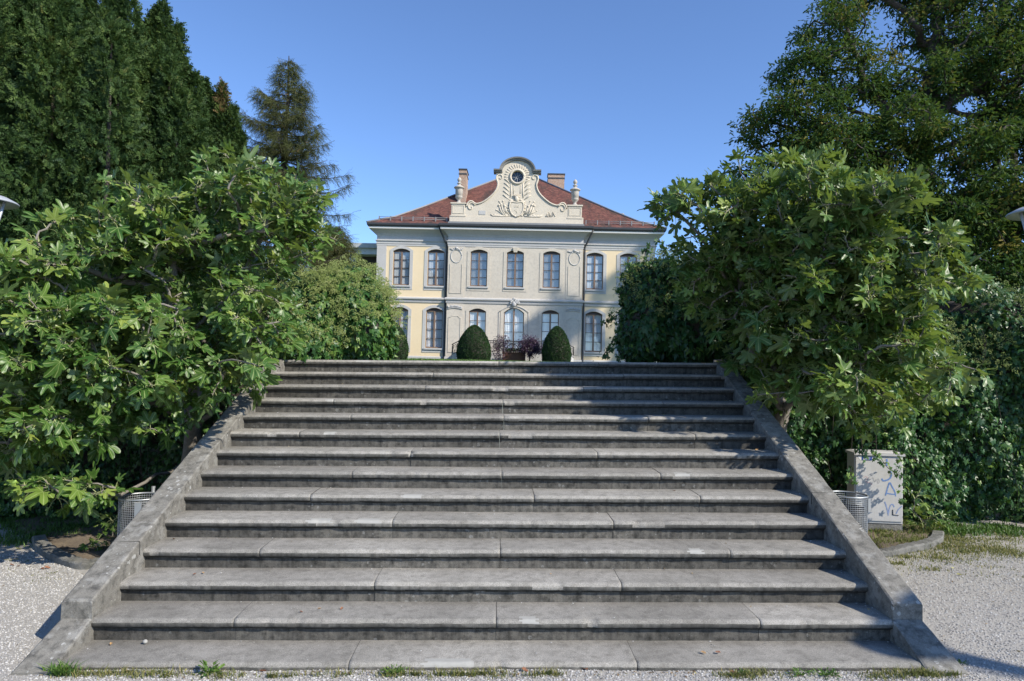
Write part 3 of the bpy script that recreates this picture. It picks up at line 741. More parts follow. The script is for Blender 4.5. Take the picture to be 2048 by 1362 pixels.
# windows
def window_meshes(hw, zb, zt, rise, rows, archtop, style):
    d = {}
    y = .12; f = .055; mb = MB()
    for s_ in (-1, 1): mb.box(min(s_*hw, s_*(hw-f)), max(s_*hw, s_*(hw-f)), y, y+.07, zb, zt)
    mb.box(-hw+f, hw-f, y, y+.07, zb, zb+.09); 
    if not archtop: mb.box(-hw+f, hw-f, y, y+.07, zt-.05, zt)
    mb.box(-.055, .055, y-.025, y+.07, zb+.09, zt+(rise*.85 if archtop else -.05))
    if archtop:
        A = arch(-hw, hw, zt, rise, 12); B = arch(-hw+f, hw-f, zt-.03, rise, 12)
        for i in range(12): mb.add([(A[i][0], y, A[i][1]), (A[i+1][0], y, A[i+1][1]), (B[i+1][0], y, B[i+1][1]), (B[i][0], y, B[i][1])], [(0, 3, 2, 1), (0, 1, 2, 3)])
    else:
        A = arch(-hw, hw, zt, rise, 10); pts = [(-hw, zt+.001)]+[(x, z) for x, z in A]+[(hw, zt+.001)]
        for i in range(10): mb.add([(A[i][0], y+.01, zt), (A[i+1][0], y+.01, zt), (A[i+1][0], y+.01, A[i+1][1]), (A[i][0], y+.01, A[i][1])], [(0, 1, 2, 3)], 1)
    d['frame'] = mb.mesh('window', [M['wood'], M['darkwood']])
    mb = MB(); h = (zt-zb); mb.box(-hw+f+.001, hw-f-.001, y+.012, y+.058, -.017, .017)
    d['bars'] = mb.mesh('glazing_bar', M['darkwood']); d['barz'] = [zb+.05+(h-.05)*i/rows for i in range(1, rows)]
    mb = MB(); top = zt+(rise if archtop else 0)
    mb.add([(-hw+.02, y+.04, zb), (hw-.02, y+.04, zb), (hw-.02, y+.04, top), (-hw+.02, y+.04, top)], [(0, 1, 2, 3)])
    d['pane'] = mb.mesh('pane', M['glass'])
    mb = MB(); ns = 60; V = []
    for i in range(ns+1):
        x = -hw+2*hw*i/ns
        if style == 'blind': yy = y+.09+(.02 if i % 4 < 2 else 0)
        elif style == 'sheet': yy = y+.085+.004*math.sin(i*.7)
        else: yy = y+.12+.03*math.sin(i*1.3)*(1+.4*math.sin(i*.31))
        V += [(x, yy, zb), (x, yy, top)]
    gap = []
    for i in range(ns):
        u = abs(V[2*i][0])/hw
        if style == 'curtain' and u > .93: continue
        if style == 'blind' and i % 4 == 3: continue
        gap.append((2*i, 2*i+2, 2*i+3, 2*i+1))
    mb.add(V, gap, 0, style == 'curtain'); d['curtain'] = mb.mesh('curtain', M['blind'] if style != 'curtain' else M['curtain'])
    # surround with arched head
    mb = MB(); s_ = .22; yy0, yy1 = -.028, .0
    O = arch(-hw-s_, hw+s_, zt+.05, rise+.14, 14); I = arch(-hw, hw, zt, rise, 14)
    for i in range(14): mb.add([(I[i][0], yy0, I[i][1]), (I[i+1][0], yy0, I[i+1][1]), (O[i+1][0], yy0, O[i+1][1]), (O[i][0], yy0, O[i][1]),
                                (I[i][0], .05, I[i][1]), (I[i+1][0], .05, I[i+1][1]), (O[i+1][0], .05, O[i+1][1]), (O[i][0], .05, O[i][1])], [(0, 1, 2, 3), (0, 4, 5, 1), (3, 2, 6, 7)])
    zl = zb-.30
    mb.box(-hw-s_, -hw, yy0, .02, zl, zt+.001); mb.box(hw, hw+s_, yy0, .02, zl, zt+.001); mb.box(-hw+.001, hw-.001, yy0, .02, zl, zb-.12)
    mb.add([(-hw-s_, yy0, zt), (-hw, yy0, zt), (-hw-s_, yy0, zt+.05)], [(0, 1, 2)]); mb.add([(hw, yy0, zt), (hw+s_, yy0, zt), (hw+s_, yy0, zt+.05)], [(0, 1, 2)])
    d['sur'] = mb
    mb = MB(); mb.box(-hw-.10, hw+.10, -.10, .115, zb-.11, zb-.005); mb.box(-hw-.07, hw+.07, -.07, .0, zb-.15, zb-.11)
    d['sill'] = mb.mesh('sill', M['trim'])
    return d
def obj(name, me, parent, loc=(0, 0, 0)):
    o = bpy.data.objects.new(name, me); C.objects.link(o); o.parent = parent; o.location = loc; return o
sets = {}
for key, a in {'uw': (WW,)+upz+(4, False, 'sheet'), 'uc': (WW,)+upz+(4, False, 'blind'), 'lw': (WW,)+loz+(4, False, 'curtain'), 'dd': (.68,)+dz_+(4, True, 'curtain')}.items():
    d = window_meshes(*a); d['surw'] = d['sur'].mesh('surround', M['trim']); d['surc'] = d['sur'].mesh('surround', M['stucco']); sets[key] = d
for u in UP:
    wing = abs(u) > HC; y_ = J if wing else 0
    for key in (('uw' if wing else 'uc'), ('dd' if u == 0 else 'lw')):
        d = sets[key]
        wo = obj('window' if key != 'dd' else 'balcony_door', d['frame'], house, (u, y_, 0))
        [obj('glazing_bar', d['bars'], wo, (0, 0, z_)) for z_ in d['barz']]; obj('pane', d['pane'], wo); obj('curtain', d['curtain'], wo)
        obj('surround', d['surw'] if wing else d['surc'], wo)
        if key != 'dd': obj('sill', d['sill'], wo)
# pilasters: corners of the wings, ends of the centre
for x0, x1, y_, m_ in ((-H9+.005, -H9+.66, J, 'trim'), (H9-.66, H9-.005, J, 'trim')):
    MB().box(x0, x1, y_-.03, y_+.01, 2.57, 6.17).box(x0, x1, y_-.03, y_+.01, 6.59, 10.04).build('pilaster', M[m_], house)
for s_ in (-1, 1):
    mb = MB(); xc = s_*4.0
    mb.box(xc-.56, xc+.56, -.022, .01, 2.57, 6.17); mb.box(xc-.56, xc+.56, -.022, .01, 6.59, 10.04)
    p = mb.build('pilaster', M['stucco'], house)
    mb = MB()
    def frame(x0, x1, z0, z1, w=.035):
        mb.box(x0, x0+w, -.05, -.021, z0, z1); mb.box(x1-w, x1, -.05, -.021, z0, z1); mb.box(x0+w, x1-w, -.05, -.021, z0, z0+w)
    frame(xc-.42, xc+.42, 6.85, 8.85); mb.build('pilaster_moulding', M['stucco'], p); mb = MB(); frame(xc-.42, xc+.42, 2.85, 5.2)
    mb.tube([(xc-.42, -.03, 5.2), (xc-.28, -.03, 5.22), (xc-.22, -.03, 5.33), (xc+.22, -.03, 5.33), (xc+.28, -.03, 5.22), (xc+.42, -.03, 5.2)], .022, 6)
    mb.build('pilaster_moulding', M['stucco'], p)
    mb = MB(); mb.tube([(xc+.37*math.cos(a), -.03, 9.38+.44*math.sin(a)) for a in np.linspace(0, 2*math.pi, 33)], .032, 6)
    for i in range(26):
        t_ = i/25*2-1; mb.blob((xc+t_*.42, -.05, 9.88+.06*math.cos(t_*5)+random.uniform(-.03, .03)), random.uniform(.035, .075), n=6, squash=(1, .5, .8))
    mb.blob((xc, -.06, 9.93), .10, squash=(1.2, .6, .9))
    mb.build('medallion', M['trim'], p)
    mb = MB()
    for i in range(40):
        t_ = i/39*2-1; mb.blob((xc+t_*.46, -.05, 5.92+.05*(1-t_*t_)+random.uniform(-.05, .05)), random.uniform(.03, .07), n=6, squash=(1, .6, .8))
    mb.tube([(xc+t_*.5, -.05, 5.78+.08*(1-t_*t_)) for t_ in np.linspace(-1, 1, 13)], .03, 6)
    mb.build('festoon', M['trim'], p)
mb = MB(); mb.add([(-.12, -.10, 9.72), (.12, -.10, 9.72), (.17, -.14, 10.04), (-.17, -.14, 10.04), (-.12, .02, 9.72), (.12, .02, 9.72), (.17, .02, 10.04), (-.17, .02, 10.04)], [(0, 1, 2, 3), (0, 3, 7, 4), (1, 5, 6, 2), (0, 4, 5, 1), (3, 2, 6, 7)])
mb.build('keystone', M['cream'], house)
mb = MB(); mb.blob((0, -.12, 6.2), .17, n=12, squash=(.85, .5, 1.1))
for i in range(46):
    a = random.uniform(0, 2*math.pi); r_ = random.uniform(.12, .32); mb.blob((r_*math.cos(a)*1.05, -.12, 6.36+r_*math.sin(a)*.7), random.uniform(.04, .09), n=6, squash=(1, .7, .9))
mb.build('cartouche', M['trim'], house)
mb = MB(); mb.tube([(x, -.05, z) for x, z in arch(-1.0, 1.0, 5.66, .42, 16)], .028, 6); mb.tube([(-1.0, -.04, 5.66), (-1.0, -.03, 3.2)], .016, 6); mb.tube([(1.0, -.04, 5.66), (1.0, -.03, 3.2)], .016, 6)
mb.build('door_moulding', M['trim'], house)
# faint ashlar lines cut in the grey centre
mb = MB()
for z in np.arange(2.95, 9.9, .47):
    if 6.1 < z < 6.65: continue
    cut = sorted([(u-.76 if u else u-.92, u+.76 if u else u+.92) for u in (-2.46, 0, 2.46)])
    x = -3.42; zin = (2.8 < z < 5.95) or (7.05 < z < 9.95)
    for a, b in (cut if zin else []): mb.box(x, a, -.003, .0, z, z+.018); x = b
    mb.box(x, 3.42, -.003, .0, z, z+.018)
mb.build('ashlar_joint', M['stucco'], house)
# downpipes
for s_ in (-1, 1):
    x = s_*(HC+.13); mb = MB()
    mb.tube([(s_*(HC+.62), -.30, 11.3), (s_*(HC+.55), -.25, 11.1), (x, J-.14, 10.2), (x, J-.10, 9.9), (x, J-.10, 2.7), (x, J-.16, 2.4), (x, J-.16, 2.0)], .062, 8)
    mb.build('downpipe', M['lead'], house)

# ---- the gable
def smooth(pts, n=6):
    out = []; P = [np.array(p, float) for p in pts]; P = [2*P[0]-P[1]]+P+[2*P[-1]-P[-2]]
    for i in range(1, len(P)-2):
        for k in range(n):
            t = k/n; a, b, c, d = P[i-1], P[i], P[i+1], P[i+2]
            out.append(tuple(.5*((2*b)+(-a+c)*t+(2*a-5*b+4*c-d)*t*t+(-a+3*b-3*c+d)*t**3)))
    out.append(tuple(P[-2])); return out
sw = smooth([(1.44, 15.02), (1.47, 14.80), (1.37, 14.50), (1.42, 14.15), (1.62, 13.80), (1.95, 13.47), (2.35, 13.18), (2.72, 13.05), (2.92, 13.08), (3.08, 13.20), (3.26, 13.20), (3.40, 13.05), (3.46, 12.85)])
half = [(0, 16.02)]+[(1.02*math.sin(a), 15.30+.74*math.cos(a)) for a in np.linspace(.15, 1.5, 12)]+[(1.03, 15.16), (1.44, 15.16)]
right = half+[(x, z) for x, z in sw]+[(3.5, 12.8), (3.5, 11.66), (0, 11.66)]
poly = [(x, z) for x, z in right]; polyL = [(-x, z) for x, z in right[1:-1]][::-1]
outl = (polyL+poly[:-1])
gy = .06
out2 = [(-3.5, 11.66)]+[p for p in polyL if p[1] > 11.7]+[p for p in poly if p[1] > 11.7]+[(3.5, 11.66)]
def tri_poly(mb, outline, y0, y1, hole=None, m=0):
    import mathutils.geometry as mg
    loops = [[Vector((x, z, 0)) for x, z in outline]]
    if hole: loops.append([Vector((x, z, 0)) for x, z in hole])
    flat = [p for l in loops for p in l]; tr = mg.tessellate_polygon(loops); n = len(flat)
    v = [(p.x, y0, p.y) for p in flat]+[(p.x, y1, p.y) for p in flat]; f = []
    for t in tr:
        a, b, c = [flat[i] for i in t]
        if (b-a).cross(c-a).z < 0: t = (t[0], t[2], t[1])
        f.append(tuple(t)); f.append(tuple(i+n for i in t[::-1]))
    o_ = 0
    for l in loops:
        k = len(l)
        for i in range(k): f.append((o_+i, o_+i+n, o_+(i+1) % k+n, o_+(i+1) % k))
        o_ += k
    mb.add(v, f, m)
mb = MB(); hole = [(.40*math.cos(a), 14.93+.40*math.sin(a)) for a in np.linspace(0, 2*math.pi, 25)[:-1]]
tri_poly(mb, out2, gy, gy+.45, hole)
mb.box(-4.55, -3.5, gy-.03, gy+.5, 11.66, 12.2); mb.box(3.5, 4.55, gy-.03, gy+.5, 11.66, 12.2); mb.box(-3.5, 3.5, gy-.03, gy-.001, 11.66, 12.14)
ped = mb.build('gable', M['cream'], house)
mb = MB(); mb.box(-4.58, 4.58, -.50, .3, 11.53, 11.655); mb.build('gable_flashing', M['zinc'], ped)
for s_ in (-1, 1):
    mb = MB(); xc = s_*3.97; mb.box(xc-.47, xc+.47, gy-.02, gy+.52, 12.201, 12.98); mb.box(xc-.53, xc+.53, gy-.08, gy+.58, 12.98, 13.07)
    mb.box(xc-.53, xc+.53, gy-.06, gy+.55, 12.12, 12.20)
    for a in ((xc-.40, xc-.37, 12.32, 12.88), (xc+.37, xc+.40, 12.32, 12.88), (xc-.37, xc+.37, 12.32, 12.35), (xc-.37, xc+.37, 12.85, 12.88)): mb.box(a[0], a[1], gy-.045, gy-.021, a[2], a[3])
    mb.build('pedestal', M['cream'], ped)
    mb = MB(); prof = [(.20, 0), (.20, .06), (.10, .14), (.09, .22), (.17, .30), (.25, .42), (.26, .46), (.22, .50), (.25, .52), (.265, .98), (.25, 1.02), (.35, 1.05), (.37, 1.10), (.30, 1.15), (.20, 1.21), (.10, 1.27), (.10, 1.33), (.17, 1.37), (.17, 1.40), (.07, 1.45), (.07, 1.49), (.13, 1.56), (.145, 1.63), (.12, 1.72), (.05, 1.80), (.01, 1.83)]
    mb.lathe([(r_, z) for r_, z in prof], xc, gy+.25, 28, 0, 13.07, True, (.5, 1.0, .1)); mb.build('urn', M['urnstone'], ped)
# moulded edge of the gable, and the dark arched hood
for s_ in (-1, 1): mb = MB(); mb.tube([(s_*(x-.05), gy-.03, z-.03) for x, z in sw], .055, 6); mb.build('edge_moulding', M['cream'], ped)
mb = MB()
for s_ in (-1, 1):
    sp = [(s_*(3.10-(.30-.018*i)*math.cos(i*.45+.4)), gy-.02, 12.78+(.34-.02*i)*math.sin(i*.45+.4)) for i in range(15)]; mb.tube(sp, [.055-.002*i for i in range(15)], 6)
    sp = [(s_*(1.17+(.26-.016*i)*math.cos(i*.47-.2)), gy-.02, 14.86+(.26-.016*i)*math.sin(i*.47-.2)) for i in range(14)]; mb.tube(sp, [.045-.002*i for i in range(14)], 6)
mb.build('scroll_moulding', M['cream'], ped)
mb = MB(); pr = [(-.0, 0), (-.10, .0), (-.14, .10), (-.22, .13), (-.24, .22), (.0, .24)]
path = [(-1.62, 15.18), (-1.02, 15.18)]+[(1.02*math.sin(a), 15.30+.74*math.cos(a)) for a in np.linspace(-1.5, 1.5, 25)]+[(1.02, 15.18), (1.62, 15.18)]
V = []; n = len(path)
for i, (x, z) in enumerate(path):
    a, b = path[max(0, i-1)], path[min(n-1, i+1)]; tx, tz_ = b[0]-a[0], b[1]-a[1]; L = math.hypot(tx, tz_); nx, nz = -tz_/L, tx/L
    for (dy, dn) in pr: V.append((x+nx*dn, gy+dy, z+nz*dn))
    for (dy, dn) in ((.45, .24), (.45, 0)): V.append((x+nx*dn, gy+dy, z+nz*dn))
k = len(pr)+2
Fc = [(i*k+j, i*k+(j+1) % k, (i+1)*k+(j+1) % k, (i+1)*k+j) for i in range(n-1) for j in range(k)]+[tuple(range(k))[::-1], tuple((n-1)*k+j for j in range(k))]
mb.add(V, Fc); mb.build('arched_hood', plain('weathered_hood', (.20, .195, .185), .9, .3, 3, .01), ped)
# round window
mb = MB(); mb.tube([(.47*math.cos(a), gy-.03, 14.93+.47*math.sin(a)) for a in np.linspace(0, 2*math.pi, 33)], .075, 8)
rw = mb.build('round_window', M['cream'], house)
mb = MB(); mb.add([(0, gy+.16, 14.93)]+[(.42*math.cos(a), gy+.16, 14.93+.42*math.sin(a)) for a in np.linspace(0, 2*math.pi, 25)[:-1]], [(0, i+1, (i+1) % 24+1) for i in range(24)])
mb.build('pane', plain('dark_blue_glass', (.02, .035, .055), .12, .1, 2), rw)
mb = MB(); mb.tube([(.07*math.cos(a), gy+.14, 14.93+.07*math.sin(a)) for a in np.linspace(0, 2*math.pi, 13)], .014, 5)
for i in range(8): a = i*math.pi/4+.0; mb.tube([(.07*math.cos(a), gy+.14, 14.93+.07*math.sin(a)), (.41*math.cos(a), gy+.14, 14.93+.41*math.sin(a))], .011, 5)
mb.build('spoke', plain('pale_lead_bars', (.45, .47, .48), .6), rw)
# relief: rays, shield, crown, trophies, banners
mb = MB()
for i in range(17):
    a = R(-14+208*i/16); c_, s2 = math.cos(a), math.sin(a)
    mb.tube([(.60*c_, gy-.01, 14.93+.60*s2), (.88*c_*.98, gy-.035, 14.93+.86*s2)], [.018, .04], 5)
for s_ in (-1, 1):
    for i in range(5): z = 14.65-.27*i; mb.tube([(s_*.50, gy-.01, z-.22), (s_*(.66+.03*i), gy-.03, z), (s_*(.86+.02*i), gy-.05, z+.12)], [.02, .05, .03], 5)
    mb.tube([(s_*.42, gy-.02, 14.5), (s_*.40, gy-.04, 13.9), (s_*.44, gy-.03, 13.5)], .035, 6)
    mb.tube([(s_*.24, gy-.02, 14.36), (s_*.23, gy-.03, 13.75)], .02, 6)
mb.v = [(x, gy+(y-gy)*.55, z) for x, y, z in mb.v]; mb.build('ray_relief', M['cream'], ped)
mb = MB()
sh = [(0, 12.22), (.26, 12.36), (.42, 12.72), (.40, 13.05), (.28, 13.14), (0, 13.10), (-.28, 13.14), (-.40, 13.05), (-.42, 12.72), (-.26, 12.36)]
mb.extr(sh[::1], gy-.10, gy+.02)
mb.tube([(x*1.12, gy-.10, 12.68+(z-12.68)*1.1) for x, z in smooth(sh+[sh[0]], 3)], .055, 6)
for x in (-.12, .0, .12): mb.tube([(x+.05*math.cos(a), gy-.11, 12.88+.07*math.sin(a)) for a in np.linspace(0, 6.28, 9)], .018, 5)
mb.tube([(0, gy-.11, 12.4), (0, gy-.11, 12.75)], .02, 5); mb.tube([(-.14, gy-.11, 12.62), (-.02, gy-.11, 12.55)], .02, 5)
mb.blob((0, gy-.12, 13.38), .16, n=10, squash=(.9, .6, 1.2)); mb.tube([(-.22, gy-.12, 13.56), (.22, gy-.12, 13.56)], .05, 6)
for i in range(5): mb.blob((-.2+.1*i, gy-.12, 13.66+.02*(i % 2)), .05, n=6)
for i in range(60):
    a = random.uniform(0, 6.28); r_ = random.uniform(.42, .62); mb.blob((r_*math.cos(a), gy-.05, 12.85+r_*.95*math.sin(a)), random.uniform(.035, .085), n=6, squash=(1, .6, 1))
mb.v = [(x, gy+(y-gy)*.6, z) for x, y, z in mb.v]; mb.build('shield_relief', M['cream'], ped)
for s_ in (-1, 1):
    mb = MB()
    for (x0, z0_, x1, z1_, r_) in ((.55, 12.25, 1.18, 13.22, .03), (.6, 12.2, .92, 13.25, .03), (.6, 12.3, 1.36, 12.62, .03), (.7, 12.2, 1.05, 13.0, .05), (.8, 12.2, 1.2, 12.95, .05), (.5, 12.3, .8, 12.9, .05)):
        mb.tube([(s_*x0, gy-.03, z0_), (s_*((x0+x1)/2+.05), gy-.06, (z0_+z1_)/2-.04), (s_*x1, gy-.03, z1_)], [r_*1.2, r_, r_*.7], 5)
        mb.blob((s_*x1, gy-.04, z1_), r_*1.7, n=6)
    for i in range(34): mb.blob((s_*random.uniform(.35, 1.5), gy-.04, 12.24+random.uniform(0, .10)*random.uniform(0, 1)), random.uniform(.03, .075), n=6, squash=(1.5, .6, .7))
    mb.tube([(s_*.6, gy-.04, 12.22), (s_*1.1, gy-.05, 12.2), (s_*1.6, gy-.04, 12.22), (s_*1.75, gy-.03, 12.32)], .045, 6)
    mb.v = [(x, gy+(y-gy)*.55, z) for x, y, z in mb.v]; mb.build('trophy_relief', M['cream'], ped)
mb = MB()   # small emblem beside the scroll: a nested triangle and a zigzag
for q in (.19, .11): mb.tube([(2.18-q, gy-.02, 12.24), (2.18, gy-.02, 12.24+q*1.7), (2.18+q, gy-.02, 12.24), (2.18-q, gy-.02, 12.24)], .022, 5)
mb.tube([(2.45, gy-.02, 12.24), (2.47, gy-.02, 12.56), (2.62, gy-.02, 12.30), (2.66, gy-.02, 12.26)], .024, 5)
mb.build('emblem_relief', M['cream'], ped)
mb = MB(); mb.box(-2.55, -2.10, gy-.025, gy, 12.28, 12.55); mb.build('plaque', M['trim'], ped)

# perron, railing, planter
perron = thing('balcony_terrace', 'stone landing with curved ends in front of the central door, edged by black iron railing', 'terrace', (HX, HY, 0), PSI)
mb = MB(); oc = [(-4.05+.9*0, 0)]
cur = [(-4.0, -.12), (-4.0, -1.0)]+[(-3.1-.9*math.cos(a), -1.2-.9*math.sin(a)) for a in np.linspace(.1, 1.5, 8)]+[(3.1+.9*math.sin(a), -1.2-.9*math.cos(a)) for a in np.linspace(.05, 1.5, 8)]+[(4.0, -1.0), (4.0, -.12)]
n = len(cur); mb.add([(x, y, 1.8) for x, y in cur]+[(x, y, 2.82) for x, y in cur], [tuple(range(n, 2*n)), tuple(range(n))[::-1]]+[(i, (i+1) % n, (i+1) % n+n, i+n) for i in range(n)])
mb.build('landing', M['trim'], perron)
mb = MB()
P = [Vector((x, y, 0)) for x, y in cur]; d = [0]
for a, b in zip(P[:-1], P[1:]): d.append(d[-1]+(b-a).length)
def along(t):
    for i in range(len(P)-1):
        if t <= d[i+1]+1e-6: return P[i].lerp(P[i+1], (t-d[i])/max(1e-6, d[i+1]-d[i]))
    return P[-1]
def hgt(x): return 3.62 if abs(x) < 3.3 else 3.62-.30*(abs(x)-3.3)/.7
Lt = d[-1]; st = np.linspace(.6, Lt-.6, 90)
for dz2, r_ in ((0, .03), (-.12, .016), (-.66, .018)): mb.tube([(p.x, p.y, hgt(p.x)+dz2) for p in [along(t) for t in st]], r_, 6)
rail = mb.build('railing', M['iron'], perron)
mb = MB(); kk = int((Lt-1.2)/.155)
for i in range(kk+1):
    p = along(.6+(Lt-1.2)*i/kk); h = hgt(p.x)
    if i % 6 == 0: mb.tube([(p.x, p.y, 2.8), (p.x, p.y, h+.03)], .022, 5); continue
    tdir = (along(min(Lt, .62+(Lt-1.2)*i/kk))-p); tdir = tdir.normalized() if tdir.length > 1e-6 else Vector((1, 0, 0)); c_ = Vector((p.x, p.y, h-.39))
    sg2 = 1 if i % 2 else -1
    mb.tube([c_+tdir*.07*math.sin(a*1.0)*sg2+Vector((0, 0, .25*(a-math.pi)/math.pi)) for a in np.linspace(0, 2*math.pi, 15)], .013, 4, cap=False)
    for zz in (-.13, .13): mb.tube([c_+tdir*.05*math.cos(a)+Vector((0, 0, zz+.05*math.sin(a))) for a in np.linspace(0, 5.4, 10)], .011, 4, cap=False)
mb.tube([(.42*math.cos(a), -2.1, 2.95+.50*math.sin(a)) for a in np.linspace(0, math.pi, 17)], .03, 6)
mb.build('scrollwork', M['iron'], rail)

porch = thing('flat_roofed_annexe', 'low flat roofed grey annexe joined to the left side of the manor', 'annexe', (HX, HY, 0), PSI)
mb = MB().box(-12.3, -9.7, 2.6, 8.5, 10.28, 10.62); mb.build('roof_slab', plain('worn_zinc_roof', (.40, .43, .43), .6, .3, 3), porch)
MB().box(-12.0, -9.7, 2.9, 8.3, 9.86, 10.28).build('fascia', plain('pale_blue_fascia', (.50, .56, .60), .7, .1, 3), porch)
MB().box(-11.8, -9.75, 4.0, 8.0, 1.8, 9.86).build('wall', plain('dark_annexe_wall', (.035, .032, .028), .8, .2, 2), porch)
# ================================================================== plants
M['fig'] = leafmat('fig_leaves', [(0, (.034, .092, .016)), (.45, (.068, .142, .026)), (.8, (.15, .225, .042)), (1, (.25, .31, .06))], back=(.12, .17, .07), trans=.28, tcol=(.34, .46, .03), rough=.38, spec=.42, vein=(.34, .42, .16))
M['petiole'] = plain('fig_stalk', (.36, .40, .17), .6, .2, 9)
M['ivy'] = leafmat('ivy_leaves', [(0, (.012, .046, .012)), (.5, (.034, .098, .024)), (.8, (.085, .17, .036)), (1, (.17, .26, .05))], trans=.16, tcol=(.12, .22, .02), rough=.40, spec=.4, vein=(.09, .15, .05))
M['umbel'] = leafmat('ivy_flowers', [(0, (.17, .23, .06)), (.6, (.28, .34, .11)), (1, (.40, .44, .18))], trans=.1, rough=.8, spec=.2)
M['yew'] = leafmat('yew_sprays', [(0, (.014, .038, .011)), (.5, (.045, .088, .021)), (.9, (.10, .15, .035)), (1, (.17, .12, .05))], trans=.2, tcol=(.07, .12, .02), rough=.6, spec=.25)
M['larch'] = leafmat('larch_needles', [(0, (.055, .065, .026)), (.6, (.105, .12, .048)), (.9, (.16, .155, .07)), (1, (.20, .15, .08))], trans=.15, rough=.85, spec=.05)
M['oak'] = leafmat('oak_leaves', [(0, (.020, .060, .015)), (.58, (.050, .110, .024)), (.84, (.12, .16, .034)), (1, (.25, .21, .05))], trans=.34, tcol=(.13, .2, .02), rough=.6, spec=.2)
M['box'] = leafmat('clipped_yew', [(0, (.010, .030, .010)), (.6, (.025, .065, .018)), (1, (.05, .11, .025))], trans=.1, rough=.6, spec=.25)
M['purple'] = leafmat('purple_leaves', [(0, (.02, .012, .02)), (.5, (.05, .025, .048)), (1, (.14, .08, .15))], trans=.2, tcol=(.2, .08, .15), rough=.5)
M['weed'] = leafmat('weed_leaves', [(0, (.05, .11, .02)), (.6, (.10, .19, .03)), (1, (.20, .30, .06))], trans=.25, rough=.5, noise_sc=0)
M['drygrass'] = leafmat('dry_grass', [(0, (.10, .13, .035)), (.5, (.20, .20, .07)), (1, (.38, .32, .16))], trans=.25, rough=.8, spec=.1)
M['figfruit'] = plain('green_fig', (.22, .33, .06), .45, .2, 20)
M['figripe'] = plain('brown_fig', (.36, .17, .07), .55, .2, 20)
UPV = np.array([0, 0, 1.])
SUNV = np.array(SUN)

FIGT = [fig_leaf(i) for i in range(10)]; IVYT = [ivy_leaf(i) for i in range(6)]
OAKT = [lobed_leaf(i) for i in range(4)]; FEAT = [feather(i) for i in range(5)]; NEET = [needles(i) for i in range(5)]

def thin_tubes(A, B, Cc, r):
    """three-sided curved stalks A->B->Cc"""
    n = len(A); V = np.zeros((n, 3, 3, 3)); T = []
    for i, P in enumerate((A, B, Cc)):
        for k in range(3):
            a = 2*math.pi*k/3; V[:, i, k] = P+np.array([math.cos(a), math.sin(a)*.7, math.sin(a)*.7])*r*(1.2 if i == 0 else .8)
    for i in range(2):
        for k in range(3): a, b, c, d = i*3+k, i*3+(k+1) % 3, (i+1)*3+(k+1) % 3, (i+1)*3+k; T += [(a, b, c), (a, c, d)]
    T = np.array(T)[None]+(np.arange(n)*9)[:, None, None]
    return V.reshape(-1, 3), T.reshape(-1, 3)

def fig_foliage(tips, dirs, smin=.12, smax=.30, per=(6, 10), varbase=.38, droop=.5):
    P, Y, Z, S, va, A, B = [], [], [], [], [], [], []
    for p, d in zip(tips, dirs):
        n = rng.integers(*per); ph = rng.random()*6.28; d = nrm(d+np.array([0, 0, .35])); e1 = nrm(np.cross(d, [.3, .2, 1.])); e2 = np.cross(d, e1); tv = rng.normal()*.1
        for i in range(n):
            a = ph+i*2.4; f = i/n; rad = e1*math.cos(a)+e2*math.sin(a)
            st = p-d*(.16*f)*rng.uniform(.6, 1.3); pd = nrm(rad*(1-.15*(1-f))+d*(.9-.8*f)+UPV*.15+rng.normal(size=3)*.18)
            L = rng.uniform(.06, .15)*(.6+.6*f); m = st+pd*L*.55+UPV*.01; end = st+pd*L-UPV*L*.12
            hz = np.clip((p[2]-1.8)/2.2, 0, 1); ax = nrm(pd*.9+np.array([0, 0, .35*hz-droop*(1.1-.75*hz)*rng.uniform(.1, 1.5)])+rng.normal(size=3)*.18); z = nrm(UPV*.6+SUNV*.45+rad*.35*(1-1.6*hz*rng.random())+rng.normal(size=3)*.42)
            A.append(st); B.append(m); P.append(end); Y.append(ax); Z.append(z); S.append(rng.uniform(smin, smax)*(.62+.5*f)); va.append(np.clip(varbase+tv+rng.normal()*.24+(.4 if rng.random() < .03 else 0), 0, 1))
    P, Y, Z, S, va, A, B = map(np.array, (P, Y, Z, S, va, A, B))
    V, T, at_ = scatter(FIGT, P, frames(Y, Z), S, rng.integers(0, len(FIGT), len(P)), va)
    V2, T2 = thin_tubes(A, B, P, .0035)
    at_ = {k: np.concatenate([v, np.zeros(len(V2))]) for k, v in at_.items()}
    return np.concatenate([V, V2]), np.concatenate([T, T2+len(V)]), at_, np.concatenate([np.zeros(len(T)), np.ones(len(T2))])

